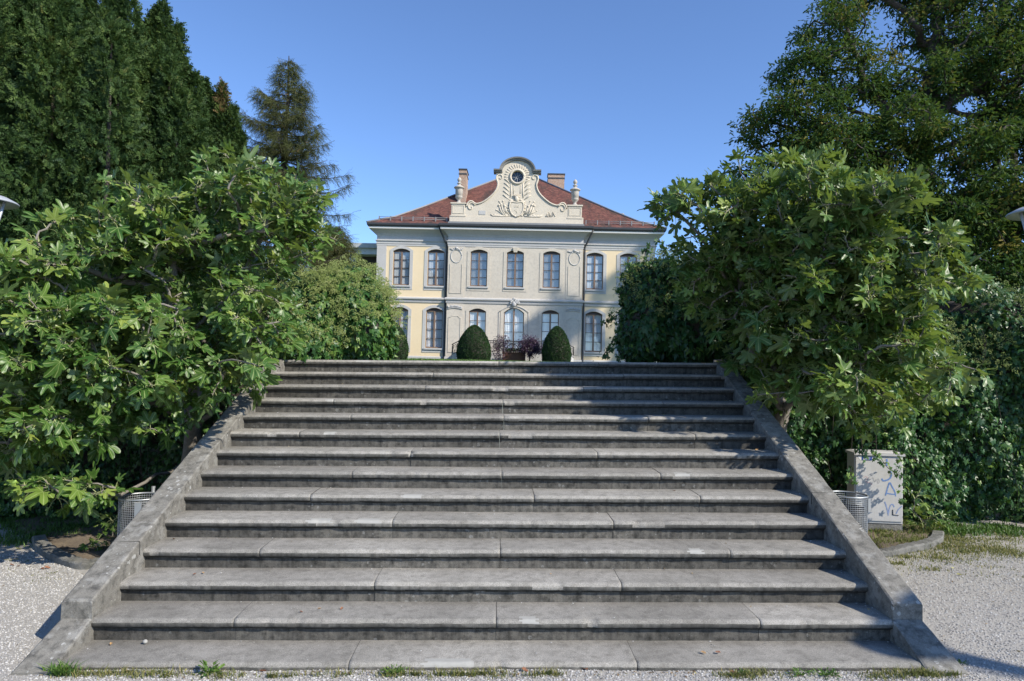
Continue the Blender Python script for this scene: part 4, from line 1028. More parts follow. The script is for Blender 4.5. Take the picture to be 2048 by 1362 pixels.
def fig_tree(name_label, ells, limbs, ntip, nfruit, low_tips=None):
    t = thing('fig_tree', name_label, 'fig tree', tuple(limbs[0][0]))
    P, D = sample_ell(ells, ntip, .42)
    q_ = rng.random(len(P)) < .07; P = P+D*(q_*rng.uniform(.1, .35, len(P)))[:, None]*np.array([1, .4, .6])
    P = P[(P[:, 2] > .3)]
    P = P[~((np.abs(P[:, 0]) < W2-.15) & (P[:, 2] < 1.2+(P[:, 1]-5)*.46))]
    if low_tips is not None: P = np.concatenate([P, low_tips])
    mb, dirs = grow(limbs, P, .0065, .10, 2.5, .10, .25, .3)
    V, T, a, mi = fig_foliage(P, dirs)
    loc = limbs[0][0]
    np_mesh('foliage', V, T, [M['fig'], M['petiole']], t, a, True, mi, local=loc)
    mb.v = [(x-loc[0], y-loc[1], z-loc[2]) for x, y, z in mb.v]; mb.build('trunk', M['bark'], t)
    k = rng.choice(len(P), nfruit, replace=False); me = {}
    for m_ in ('figfruit', 'figripe'):
        me[m_] = MB().lathe([(.004, .034), (.010, .026), (.021, .008), (.024, -.006), (.019, -.020), (.008, -.028)], 0, 0, 10).mesh('fig_fruit', M[m_])
    for i in k:
        o = obj('fig_fruit', me['figripe' if rng.random() < .12 else 'figfruit'], t, tuple(P[i]-np.array(loc)+rng.normal(size=3)*.035+np.array([0, 0, .01])))
        o.rotation_euler = (rng.normal()*.6, rng.normal()*.6, 0); s_ = rng.uniform(.8, 1.25); o.scale = (s_, s_, s_)
    return t

# ---- left fig
Lf = ell_px([(450, 370, 7.7, 55, 60), (420, 420, 7.6, 110, 55), (540, 400, 7.6, 105, 70), (330, 440, 7.5, 110, 75), (598, 455, 7.7, 70, 80), (190, 500, 7.2, 130, 75), (60, 560, 6.8, 110, 75), (420, 530, 7.5, 170, 100), (90, 690, 6.6, 150, 110),
             (250, 700, 6.7, 150, 110), (420, 680, 7.0, 120, 90), (540, 660, 7.2, 80, 100), (565, 735, 6.9, 62, 40), (110, 830, 6.7, 150, 70), (300, 800, 6.7, 110, 60), (-120, 650, 6.7, 120, 200), (470, 770, 7.0, 60, 30), (590, 695, 7.4, 40, 55), (600, 752, 7.2, 34, 20), (450, 335, 7.7, 28, 30), (520, 790, 6.9, 40, 22), (30, 900, 7.2, 90, 50)], .75)
g0 = at(388, 905, 8.0); g0[2] = -.12
limbsL = [[g0, at(388, 850, 8.0), at(392, 780, 7.9), at(400, 700, 7.8), at(470, 600, 7.8), at(520, 480, 7.8), at(500, 370, 7.8)],
          [at(392, 780, 7.9), at(330, 690, 7.5), at(350, 590, 7.5), at(340, 470, 7.6), at(430, 400, 7.7)],
          [at(388, 850, 8.0), at(300, 800, 7.4), at(190, 740, 7.0), at(90, 690, 6.8), at(-60, 640, 6.8)],
          [at(350, 590, 7.5), at(230, 560, 7.3), at(110, 530, 7.0)],
          [at(400, 700, 7.8), at(500, 720, 7.4), at(560, 735, 7.0)],
          [at(388, 880, 8.0), at(340, 945, 7.5), at(290, 965, 6.9), at(240, 990, 6.55), at(120, 985, 6.4)],
          [at(388, 870, 8.0), at(420, 830, 7.7), at(440, 790, 7.5), at(530, 650, 7.5)],
          [at(300, 800, 7.4), at(150, 850, 7.0), at(20, 880, 6.9)]]
low = np.array([at(px, py, 6.4+rng.uniform(-.15, .15)) for px, py in ((40, 970), (60, 985), (100, 975), (130, 960), (160, 965), (185, 985), (205, 990), (228, 975), (120, 1000), (90, 960))])
fig_tree('large leaved fig tree left of the stair, its boughs hanging over the side wall', Lf, limbsL, 860, 34, low)
# ---- right fig
Rf = ell_px([(1345, 405, 8.0, 40, 32), (1430, 430, 7.9, 85, 70), (1510, 380, 7.8, 100, 50), (1625, 365, 7.2, 75, 50), (1715, 420, 6.7, 70, 60), (1810, 500, 6.9, 65, 45), (1560, 500, 7.7, 150, 90), (1720, 560, 6.8, 120, 100),
             (1845, 580, 7.1, 50, 60), (1600, 660, 7.3, 120, 100), (1440, 560, 7.9, 90, 85), (1730, 690, 6.9, 90, 70), (1640, 765, 6.9, 70, 42), (1810, 670, 7.0, 40, 50), (1420, 660, 8.2, 60, 45), (1500, 740, 8.2, 60, 50), (1580, 790, 7.8, 50, 42), (1700, 790, 7.2, 80, 50), (1820, 760, 7.1, 60, 50), (1600, 318, 7.6, 25, 20), (1310, 400, 8.0, 18, 14), (1670, 470, 6.9, 100, 75), (1580, 560, 7.0, 80, 70), (1610, 430, 6.9, 70, 60)], .8)
h0 = at(1570, 850, 8.35); h0[2] = -.05
limbsR = [[h0, at(1565, 820, 8.3), at(1545, 750, 8.1), at(1600, 650, 7.8), at(1640, 560, 7.7), at(1660, 430, 7.7)],
          [at(1545, 750, 8.1), at(1500, 690, 8.1), at(1480, 560, 8.0), at(1400, 470, 8.0), at(1350, 420, 8.0)],
          [at(1600, 650, 7.8), at(1720, 560, 7.3), at(1800, 540, 7.2), at(1860, 560, 7.1)],
          [at(1480, 560, 8.0), at(1560, 460, 7.9), at(1590, 380, 7.8)],
          [at(1565, 820, 8.3), at(1640, 780, 7.4), at(1740, 720, 7.1), at(1820, 720, 7.0)]]
fig_tree('large leaved fig tree right of the stair standing before the ivy covered wall', Rf, limbsR, 850, 30)

# ---- a second young fig shoots at the wall foot and by the cabinet
def shoot(label, base, tips, smin, smax):
    t = thing('fig_sapling', label, 'sapling', tuple(base))
    tips = np.array(tips); mb, dirs = grow([[np.array(base), np.array(base)+np.array([0, 0, .12])]], tips, .004, .02, 2.2, .1)
    V, T, a, mi = fig_foliage(tips, dirs+np.array([0, -.6, .2]), smin, smax, (6, 9), .5, .3)
    np_mesh('foliage', V, T, [M['fig'], M['petiole']], t, a, True, mi, local=base)
    mb.v = [(x-base[0], y-base[1], z-base[2]) for x, y, z in mb.v]; mb.build('stem', M['bark'], t)
def gpt(px, py):
    """point of the forecourt seen at a photograph position"""
    d = F_+R_*(px-1024)/FPX-U_*(py-681)/FPX; z = GZ
    for _ in range(6): s_ = (z-CAM[2])/d[2]; P = CAM+d*s_; z = GZ+float(kz(P[0]))
    return P
b0 = gpt(1850, 1062)
shoot('young fig shoot with narrow fingered leaves beside the utility cabinet', b0, [at(1838, 985, b0[1]-.15), at(1870, 1030, b0[1]-.25), at(1845, 1045, b0[1]-.2), at(1895, 1038, b0[1]-.2), at(1825, 1020, b0[1]-.1)], .13, .2)
b1 = gpt(225, 1078)
shoot('small fig shoot growing at the foot of the left side wall', b1, [at(222, 1040, b1[1]-.1), at(205, 1050, b1[1]-.05), at(235, 1060, b1[1]), at(232, 1035, b1[1])], .09, .14)
b2 = gpt(195, 1105)
shoot('bright green weed shoot on the bare soil by the left side wall', b2, [at(190, 1092, b2[1]-.05), at(205, 1088, b2[1]), at(180, 1098, b2[1])], .08, .12)

# ---- ivy
def ivy_surface(n, fn, smin=.065, smax=.13, varb=.4, down=.8, jit=.45):
    """fn(k) -> points, normals"""
    P, N = fn(n); Y = nrm(np.array([0, 0, -down])+N*.25+rng.normal(size=(n, 3))*.45); Z = nrm(N+UPV*.25+rng.normal(size=(n, 3))*jit)
    S = rng.uniform(smin, smax, n); va = np.clip(varb+rng.normal(size=n)*.2+(rng.random(n) < .04)*.5, 0, 1)
    return scatter(IVYT, P, frames(Y, Z), S, rng.integers(0, len(IVYT), n), va)
def bumpf(a, b, s_=1., seed=0):
    return (np.sin(a*1.9*s_+seed)*np.cos(b*2.3*s_+seed*2)+.6*np.sin(a*4.7*s_+b*3.1*s_+seed)+.35*np.sin(a*9.1*s_-b*7.7*s_+seed*3))
OCTV = np.array([(1, 0, 0), (-1, 0, 0), (0, 1, 0), (0, -1, 0), (0, 0, 1), (0, 0, -1)], float); OCTT = np.array([(0, 2, 4), (2, 1, 4), (1, 3, 4), (3, 0, 4), (2, 0, 5), (1, 2, 5), (3, 1, 5), (0, 3, 5)])
def umbel_t(seed):
    r = np.random.default_rng(seed); V = []; T = []
    for i in range(15):
        d = nrm(r.normal(size=3)); d[2] = abs(d[2])*.8; V.append(OCTV*.15+d*.85); T.append(OCTT+6*i)
    return np.concatenate(V), np.concatenate(T), np.zeros(90)
UMT = [umbel_t(i) for i in range(4)]
def umbels(P, N, rmin=.026, rmax=.05):
    """each flowering shoot carries a spray of several balls"""
    k = 5; Q = np.repeat(P, k, 0)+rng.normal(size=(len(P)*k, 3))*.045+np.repeat(N, k, 0)*rng.uniform(.0, .09, (len(P)*k, 1)); n = len(Q)
    return scatter(UMT, Q, frames(nrm(rng.normal(size=(n, 3))), nrm(rng.normal(size=(n, 3))*.4+UPV)), rng.uniform(rmin, rmax, n), rng.integers(0, 4, n), np.clip(rng.normal(size=n)*.25+.5, 0, 1))
def join(parts):
    Vs, Ts, A, mi = [], [], {'var': [], 'vein': []}, []; off = 0
    for (V, T, a), m in parts:
        Vs.append(V); Ts.append(T+off); off += len(V); mi.append(np.full(len(T), m))
        for k in A: A[k].append(a[k])
    return np.concatenate(Vs), np.concatenate(Ts), {k: np.concatenate(v) for k, v in A.items()}, np.concatenate(mi)

def wall_ivy(label, x0, x1, ztop, n, yoff=8.62, seed=0, thick=.22, umb=0, nfl=500):
    def fn(n, hi=1.):
        x = rng.uniform(x0, x1, n); z = rng.uniform(-.05, ztop, n)
        e = 1+.0*z; y = yoff-thick*bumpf(x, z, 1., seed)-.25*np.sin(np.clip(z/ztop, 0, 1)*math.pi)*.8-rng.exponential(.05, n)
        top = z > ztop-.45; y = np.where(top, y+(z-ztop+.45)*rng.uniform(.1, 1.4, n), y)
        z = z+kz(x)+np.where(z > ztop-.3, .13*bumpf(x, x, 1.5, seed), 0)
        dx = .02; N = np.stack([-(thick*(bumpf(x+dx, z, 1., seed)-bumpf(x, z, 1., seed))/dx), -np.ones(n), thick*(bumpf(x, z-dx, 1., seed)-bumpf(x, z+dx, 1., seed))/(2*dx)+top*.6], -1)
        return np.stack([x, y, z], -1), nrm(N)
    t = thing('ivy', label, 'ivy', ((x0+x1)/2, yoff, 0))
    loc = ((x0+x1)/2, yoff, 0)
    A = ivy_surface(n, fn); parts = [(A, 0)]
    if umb:
        P, N = fn(umb*3); k = P[:, 2] > ztop-1.0; P, N = P[k][:umb], N[k][:umb]; parts.append((umbels(P+N*.05, N), 1))
    V, T, a, mi = join(parts); np_mesh('foliage', V, T, [M['ivy'], M['umbel']], t, a, False, mi, local=loc)
    # hanging stems
    mb = MB()
    for i in range(int(abs(x1-x0)*9)):
        x = rng.uniform(x0, x1); z = rng.uniform(.8, ztop); y = yoff-thick*bumpf(x, z, 1., seed)-.30; L = rng.uniform(.3, .9)
        mb.tube([(x-loc[0], y-loc[1], z), (x+.03-loc[0], y-.05-loc[1], z-L*.5), (x+rng.normal()*.06-loc[0], y-loc[1], z-L)], .004, 4, cap=False)
    # lumpy dark backing added behind the leaves to block light
    nx, nz = 90, 36; X, Z = np.meshgrid(np.linspace(x0, x1, nx), np.linspace(-.1, ztop-.12, nz)); Y = yoff+.12-thick*bumpf(X, Z, 1., seed)-.2*np.sin(np.clip(Z/ztop, 0, 1)*math.pi)*.8; Y[-1] += .5
    Vv = np.stack([X-loc[0], Y-loc[1], Z+kz(X)], -1).reshape(-1, 3); i = (np.arange(nz-1)[:, None]*nx+np.arange(nx-1)[None]).ravel()
    b = len(mb.v); mb.v += [tuple(v) for v in Vv]
    for q in i: mb.f.append((b+q, b+q+1, b+q+nx+1, b+q+nx)); mb.m.append(0); mb.sm.append(True)
    mb.build('stems_and_light_block', M['darkbark'], t)
wall_ivy('dense ivy covering the terrace wall right of the cabinet, flower heads at its top', 3.05, 12.5, 2.95, 40000, 8.72, 1, .19, 700)
wall_ivy('dark ivy on the wall behind the left fig tree', -12.5, -3.1, 2.75, 19000, 8.66, 4, .12, 90)

def ivy_mound(label, ells, n, nu, trunk, base, umin=.3, zlim=-9, trailing=None, varb=.4):
    def fn(n):
        P, D = sample_ell(ells, int(n*1.6), .86)
        keep = np.ones(len(P), bool)
        for c, r, _ in ells: keep &= (((P-c)/r)**2).sum(1) > .66
        keep &= P[:, 2] > zlim; P, D = P[keep][:n], D[keep][:n]; P = P+D*(.05*bumpf(P[:, 0]+P[:, 1], P[:, 2], 2.)[:, None]); return P, D
    t = thing('ivy_mound', label, 'ivy', tuple(base))
    P, N = fn(n); n = len(P)
    Y = nrm(np.array([0, 0, -.8])+N*.3+rng.normal(size=(n, 3))*.45); Z = nrm(N+UPV*.25+rng.normal(size=(n, 3))*.45)
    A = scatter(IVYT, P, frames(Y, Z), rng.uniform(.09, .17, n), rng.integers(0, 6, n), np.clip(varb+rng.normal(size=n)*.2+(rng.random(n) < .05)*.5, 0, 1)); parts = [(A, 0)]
    Pu, Nu = fn(nu*2); q = (Nu[:, 2] > -.1+rng.random(len(Nu))*umin*2) ; Pu, Nu = Pu[q][:nu], Nu[q][:nu]
    parts.append((umbels(Pu+Nu*.07, Nu), 1))
    mb = MB()
    if trailing is not None:
        Pt, Dt = [], []
        for L in trailing:
            L = smooth3(L, 6); mb.tube([tuple(np.array(p)-base) for p in L], .006, 4, cap=False)
            for p in L:
                for _ in range(3): Pt.append(np.array(p)+rng.normal(size=3)*.03); Dt.append(nrm(rng.normal(size=3)+np.array([0, -.6, .3])))
        Pt, Dt = np.array(Pt), np.array(Dt); m = len(Pt)
        parts.append((scatter(IVYT, Pt, frames(nrm(np.array([0, 0, -1.])+rng.normal(size=(m, 3))*.6), Dt), rng.uniform(.05, .10, m), rng.integers(0, 6, m), rng.uniform(.2, .7, m)), 0))
    V, T, a, mi = join(parts); np_mesh('foliage', V, T, [M['ivy'], M['umbel']], t, a, False, mi, local=base)
    for c, r, _ in ells:
        mb.blob(tuple(np.array(c)-base), 1.0, 0, 14, tuple(np.array(r)*.86), .04)  # dark lumpy core added inside the bush so no light passes through
    mb.build('stems_and_light_block', M['darkbark'], t)
    return t
def smooth3(L, n):
    P = [np.array(p, float) for p in L]; P = [2*P[0]-P[1]]+P+[2*P[-1]-P[-2]]; out = []
    for i in range(1, len(P)-2):
        for k in range(n):
            t = k/n; a, b, c, d = P[i-1:i+3]; out.append(.5*((2*b)+(-a+c)*t+(2*a-5*b+4*c-d)*t*t+(-a+3*b-3*c+d)*t**3))
    return out+[P[-2]]
ml = ell_px([(698, 640, 9.6, 86, 104), (625, 636, 9.4, 90, 84), (735, 670, 9.6, 52, 72), (600, 690, 9.2, 90, 70)], .62)
ivy_mound('round ivy bush full of pale green flower heads, left end of the top step', ml, 8000, 520, None, np.array([at(690, 620, 9.6)[0], 9.6, 1.9]), .12, 1.9, varb=.6)
mr = ell_px([(1330, 600, 9.6, 90, 85), (1290, 660, 9.5, 52, 70), (1400, 640, 9.4, 110, 110), (1480, 600, 9.3, 80, 90)], .62)
def wp(px, py, Y): return at(px, py, Y)
tr = [[wp(1265, 620, 9.3), wp(1240, 628, 9.2), wp(1218, 640, 9.15), wp(1208, 648, 9.15)], [wp(1262, 655, 9.2), wp(1238, 668, 9.1), wp(1218, 695, 9.1), wp(1205, 712, 9.1)], [wp(1270, 600, 9.2), wp(1250, 585, 9.15), wp(1236, 590, 9.1)],
      [wp(1300, 540, 9.3), wp(1290, 510, 9.2), wp(1300, 490, 9.2)], [wp(1320, 535, 9.3), wp(1330, 500, 9.2), wp(1318, 480, 9.2)], [wp(1280, 560, 9.3), wp(1262, 540, 9.2), wp(1255, 525, 9.2)], [wp(1262, 690, 9.2), wp(1246, 705, 9.1), wp(1232, 716, 9.1)]]
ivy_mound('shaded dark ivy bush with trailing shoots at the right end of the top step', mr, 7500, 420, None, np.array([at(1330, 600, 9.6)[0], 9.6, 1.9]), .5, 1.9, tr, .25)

# ---- clipped domes
def dome(label, px, pyt, Y, hw, group=None):
    zb = float(tz(np.array(0.), np.array(Y)))-.02; top = at(px, pyt, Y); H = top[2]-zb; r = hw*Y/FPX; t = thing('topiary_dome', label, 'topiary', (top[0], Y, zb), group=group)
    prof = lambda f: r*np.clip(np.where(f < .25, .93+.07*f/.25, np.power(np.clip(1-((f-.25)/.75)**1.75, 0, 1), .62)), 0, 1)
    n = 15000; f = 1-rng.random(n)**.8*1.0; a = rng.uniform(0, 2*math.pi, n); rr = prof(f)*(1+.012*np.sin(a*5+f*9)); rr = rr*rng.uniform(.965, 1.03, n)*(1+.015*np.sin(a*11+f*17))
    P = np.stack([rr*np.cos(a), rr*np.sin(a), f*H], -1); N = nrm(np.stack([np.cos(a)*H*.7, np.sin(a)*H*.7, r*1.3*f**2*3], -1))
    V, T, at_ = scatter([simple_leaf(.28)], P, frames(nrm(N+rng.normal(size=(n, 3))*.7+UPV*.5), nrm(N+rng.normal(size=(n, 3))*.5)), rng.uniform(.05, .085, n), np.zeros(n, int), np.clip(.45+.25*rng.normal(size=n)+.15*np.sin(a*3+f*8), 0, 1))
    np_mesh('foliage', V, T, M['box'], t, at_)
    MB().lathe([(max(.02, float(prof(np.array(q)))*.965), q*H*.985) for q in np.linspace(0, 1, 24)], 0, 0, 32).build('core', M['darkbark'], t)
dome('tall clipped green dome left of the balcony door, fully in the sun', 949, 651, 41.5, 33)
dome('tall clipped green dome right of the balcony door, partly shaded', 1114, 653, 41.5, 28)
dome('clipped green dome half hidden by the flowering ivy bush', 779, 640, 40.0, 38)

# ---- shrubs before the railing
def shrub(name, label, cat, ells, n, base, mat, smin, smax, tpl, ntip=60, fl=None):
    P, D = sample_ell(ells, ntip, .25); base = np.array(base); mb, dirs = grow([[base, base+np.array([0, 0, .35])]], P, .008, .04, 2.3, .15)
    t = thing(name, label, cat, tuple(base)); k = rng.integers(0, len(P), n); Q = P[k]+rng.normal(size=(n, 3))*.11
    d = nrm(dirs[k]+rng.normal(size=(n, 3))*.7); V, T, a = scatter(tpl, Q, frames(d, nrm(rng.normal(size=(n, 3))*.6+UPV+SUNV*.5)), rng.uniform(smin, smax, n), rng.integers(0, len(tpl), n), np.clip(rng.normal(size=n)*.28+.5, 0, 1))
    parts = [((V, T, a), 0)]; mats = [mat]
    if fl:
        kk = rng.integers(0, len(P), fl[1]); Qf = P[kk]+rng.normal(size=(fl[1], 3))*.1; m = fl[1]
        parts.append((scatter(UMT, Qf, frames(nrm(rng.normal(size=(m, 3))), nrm(rng.normal(size=(m, 3)))), rng.uniform(.03, .06, m), rng.integers(0, 4, m), rng.random(m)), 1)); mats.append(fl[0])
    V, T, a, mi = join(parts); np_mesh('foliage', V, T, mats, t, a, False, mi, local=base)
    mb.v = [(x-base[0], y-base[1], z-base[2]) for x, y, z in mb.v]; mb.build('stem', M['darkbark'], t)
tz0 = 2.34
white_fl = leafmat('white_flowers', [(0, (.6, .58, .5)), (1, (.8, .78, .72))], trans=.1, rough=.7)
purple_fl = leafmat('purple_flowers', [(0, (.10, .05, .11)), (1, (.24, .14, .28))], trans=.2, rough=.7)
c_ = at(1001, 712, 42.5); shrub('flowering_shrub', 'thin dark purple shrub with pale blossoms left of the brown planter', 'shrub', ell_px([(1004, 680, 42.5, 12, 10), (998, 690, 42.5, 15, 12), (1000, 708, 42.5, 17, 12)], .4), 1300, (c_[0], 42.5, tz0), M['purple'], .05, .11, [simple_leaf(.32)], 50, (white_fl, 45))
c_ = at(1059, 712, 42.5); shrub('flowering_shrub', 'round bushy purple shrub right of the brown planter', 'shrub', ell_px([(1060, 686, 42.5, 23, 14), (1062, 698, 42.5, 23, 17)], .6), 3800, (c_[0], 42.5, tz0), M['purple'], .05, .11, [simple_leaf(.32)], 80, (purple_fl, 420))
bx = at(1028, 708, 43.2); t = thing('planter_box', 'brown wooden planter box below the balcony railing between two purple shrubs', 'planter', (bx[0], 43.2, tz0-.05))
mb = MB(); mb.box(-.72, .72, -.3, .3, 0, .55)
for i in range(7): mb.box(-.70+.2*i, -.52+.2*i, -.325, -.301, .03, .52)
mb.box(-.76, .76, -.34, .34, .551, .60); mb.build('box', plain('russet_planter_wood', (.20, .09, .05), .8, .3, 6), t)
n = 500; P = rng.uniform(-1, 1, (n, 3))*np.array([.7, .3, .14])+np.array([0, 0, .68]); V, T, a = scatter([simple_leaf(.3)], P, frames(nrm(rng.normal(size=(n, 3))+UPV), nrm(rng.normal(size=(n, 3))+UPV)), rng.uniform(.06, .14, n), np.zeros(n, int), rng.random(n))
np_mesh('foliage', V, T, [M['box'], M['purple']], t, a, False, (rng.random(len(T)//4) < .5).repeat(4).astype(int))
# low planting strip and grass on the terrace
def blades(P, hmin, hmax, wid=.006, lean=.5, varb=.5):
    n = len(P); h = rng.uniform(hmin, hmax, n); a = rng.uniform(0, 6.28, n); L = rng.uniform(.1, lean, n)*h; d = np.stack([np.cos(a), np.sin(a), 0*a], -1); s_ = np.stack([-np.sin(a), np.cos(a), 0*a], -1)*wid
    V = np.stack([P-s_, P+s_, P+d*(L*.35)[:, None]+UPV*(h*.6)[:, None]+s_*.7, P+d*(L*.35)[:, None]+UPV*(h*.6)[:, None]-s_*.7, P+d*L[:, None]+UPV*h[:, None]*.95], 1)
    T = np.array([(0, 1, 2), (0, 2, 3), (3, 2, 4)])[None]+(np.arange(n)*5)[:, None, None]; va = np.clip(varb+rng.normal(size=n)*.28, 0, 1)
    return V.reshape(-1, 3), T.reshape(-1, 3), {'var': np.repeat(va, 5), 'vein': np.zeros(n*5)}
n = 26000; x = rng.uniform(-5, 7, n); y = rng.uniform(36, 43.2, n); V, T, a = blades(np.stack([x, y, tz(x, y)], -1), .04, .13, .012)
o = np_mesh('terrace_grass', V, T, M['weed'], None, a); tag(o, 'short green grass on the terrace in front of the manor', 'grass', kind='stuff')

# ---- tall dark yews on the left (each a group of spires)
def yew(label, plumes, n, base, smin=.11, smax=.24, brown=.0, trunkr=.3):
    t = thing('yew_tree', label, 'tree', tuple(base)); base = np.array(base)
    w_ = np.array([(p[3]-p[2])*p[4]**.9 for p in plumes]); k = rng.choice(len(plumes), n, p=w_/w_.sum()); pl = np.array(plumes)[k]
    f = rng.random(n)**1.05; a = rng.uniform(0, 2*math.pi, n); z = pl[:, 2]+(pl[:, 3]-pl[:, 2])*f
    d = (1-f)*(pl[:, 3]-pl[:, 2]); prof = np.minimum(1.15, (d/4.0)**.7)
    ph = k*2.4; lump = 1+.16*np.sin(a*2+ph+z*1.7)+.20*np.sin(a*5+z*3.9+ph)+.20*np.sin(z*7+a*4+ph)+.1*np.sin(z*15+a*9)
    rad = pl[:, 4]*prof*lump*rng.uniform(.3, 1.0, n)**.3; P = np.stack([pl[:, 0]+rad*np.cos(a), pl[:, 1]+rad*np.sin(a), z+.35*rad], -1)
    out = np.stack([np.cos(a), np.sin(a), np.zeros(n)], -1); ax = nrm(out*.8+UPV*rng.normal(.35, .75, n)[:, None]+rng.normal(size=(n, 3))*.3); Z = nrm(UPV*.5+out*.7+rng.normal(size=(n, 3))*.5)
    br = (f > .86)*(rng.random(n) < brown)*.6*(k == 0)
    va = np.clip(.42+.20*rng.normal(size=n)+.12*np.sin(ph+z*.8+a)+br, 0, np.where(br > 0, 1., .93))
    V, T, at_ = scatter(FEAT, P, frames(ax, Z), rng.uniform(smin, smax, n), rng.integers(0, len(FEAT), n), va); np_mesh('foliage', V, T, M['yew'], t, at_, local=base)
    mb = MB()
    for p in plumes:
        q = np.array([(base[0], base[1], base[2]-.2), (base[0]*.6+p[0]*.4, base[1]*.6+p[1]*.4, base[2]+(p[2]-base[2])*.5+.6), (p[0], p[1], p[2]+(p[3]-p[2])*.3), (p[0], p[1], p[3]-.4)])-base
        mb.tube(smooth3(q, 5), list(np.linspace(trunkr*.5, .02, 16)), 7, cap=False)
    mb.build('trunk', M['darkbark'], t)
def plume(px, pyt, Y, zb, r): p = at(px, pyt, Y); return (p[0], p[1], zb, p[2], r)
def plumes(line, n, Y0, Y1, r0, r1, lo, hi, lead):
    """spires: the leading ones stand on the outline, the others lower and nearer"""
    out = [plume(px, py, Y1, 2.2, r) for px, py, r in lead]; X = [q[0] for q in line]; Z = [q[1] for q in line]
    for i in range(n):
        f = (i+.5)/n; px = lo+(hi-lo)*((i*.618) % 1); Y = Y0+(Y1-Y0)*rng.random(); py = np.interp(px, X, Z)+30+rng.random()*260*(1-(Y-Y0)/(Y1-Y0)*.7)
        out.append(plume(px, py, Y, 2.2, rng.uniform(r0, r1)))
    return out
ol = [(-200, -260), (0, -160), (120, -90), (200, -30), (262, 0), (290, 70), (325, 20), (356, 60), (385, 150), (430, 180), (480, 260), (500, 360)]
yew('huge dark yew of many spires filling the upper left corner', plumes(ol, 30, 15.5, 18.5, .6, 1.05, -130, 270, [(-60, -260, 1.3), (20, -190, 1.2), (75, -170, 1.1), (120, -120, 1.1), (160, -60, 1.0), (196, -70, 1.0), (232, -28, .8), (262, -14, .75)]), 190000, (at(100, 600, 18.5)[0], 18.5, 2.0))
yew('tall dark yew with slim pointed tops between the big yew and the larch', plumes(ol, 14, 16.8, 19.2, .5, .9, 285, 405, [(312, 22, .7), (327, 4, .6), (343, 60, .6), (357, 48, .42), (372, 128, .5), (391, 150, .6), (292, 50, .8)]), 85000, (at(340, 600, 19.2)[0], 19.2, 2.0))
yew('lower bushy yew with a browned tip, left of the larch', plumes(ol, 10, 17.5, 20.0, .5, .85, 395, 490, [(446, 168, .42), (410, 165, .6), (428, 190, .6), (466, 215, .55), (480, 262, .55)]), 58000, (at(440, 600, 20.2)[0], 20.2, 2.0), brown=.75)

# ---- the sparse larch
def larch(label, px, pyt, Y, base, profile, seedn=3):
    top = at(px, pyt, Y); t = thing('larch_tree', label, 'tree', (top[0], Y, base)); H = top[2]-base; mb = MB()
    mb.tube([(0, 0, -.2), (.05, 0, H*.3), (-.05, 0, H*.6), (.03, 0, H*.85), (0, 0, H)], [.22, .17, .11, .06, .015], 8, cap=False)
    P, D, S = [], [], []; f = .08
    while f < .985:
        for _ in range(rng.integers(4, 8)):
            a = rng.uniform(0, 6.28); L = np.interp(f, [q[0] for q in profile], [q[1] for q in profile])*rng.uniform(.45, 1.15); z = f*H+rng.uniform(-.1, .1)
            d = np.array([math.cos(a), math.sin(a), 0]); up = rng.uniform(.05, .35) if f < .8 else rng.uniform(.2, .6)
            pts = [np.array([0, 0, z])+d*L*u+UPV*L*(-.10*math.sin(u*2.6)+up*u*u*.9) for u in np.linspace(0, 1, 7)]
            mb.tube(pts, list(np.linspace(.03*min(1, L), .006, 7)), 4, cap=False)
            m = int(7+L*26)
            for _ in range(m):
                u = rng.uniform(.08, 1)**.8; i = min(5, int(u*6)); p = pts[i]+(pts[i+1]-pts[i])*(u*6-i); s_ = np.cross(d, UPV)*rng.choice([-1, 1]); 
                l2 = rng.uniform(.1, .42)*(1.1-.5*u)*min(1, L); dd = nrm(s_*.8+d*.55+UPV*rng.uniform(-.5, .25)); q = p+dd*l2
                if l2 > .2: mb.tube([p, q], [.006, .003], 3, cap=False)
                for w2 in np.linspace(.25, 1, 2+int(l2*5)):
                    P.append(p+(q-p)*w2); D.append(nrm(dd+np.array([0, 0, -.75])*rng.uniform(.1, 1.2)+rng.normal(size=3)*.3)); S.append(rng.uniform(.20, .42))
        f += .016
    P, D, S = np.array(P), np.array(D), np.array(S); n = len(P)
    V, T, a = scatter(NEET, P, frames(D, nrm(rng.normal(size=(n, 3))+UPV)), S, rng.integers(0, len(NEET), n), np.clip(.45+rng.normal(size=n)*.25, 0, 1)); np_mesh('foliage', V, T, M['larch'], t, a)
    mb.build('trunk', M['darkbark'], t); print('larch', n)
larch('tall sparse grey green larch against the sky left of the manor', 578, 112, 24.0, 2.1, [(0, 2.4), (.45, 2.35), (.58, 2.15), (.68, 1.8), (.78, 1.35), (.88, .75), (.95, .35), (1, .06)])
larch('small thin larch peeping over the annexe roof', 672, 452, 27.0, 2.1, [(0, 1.3), (.6, 1.1), (.85, .7), (1, .2)])

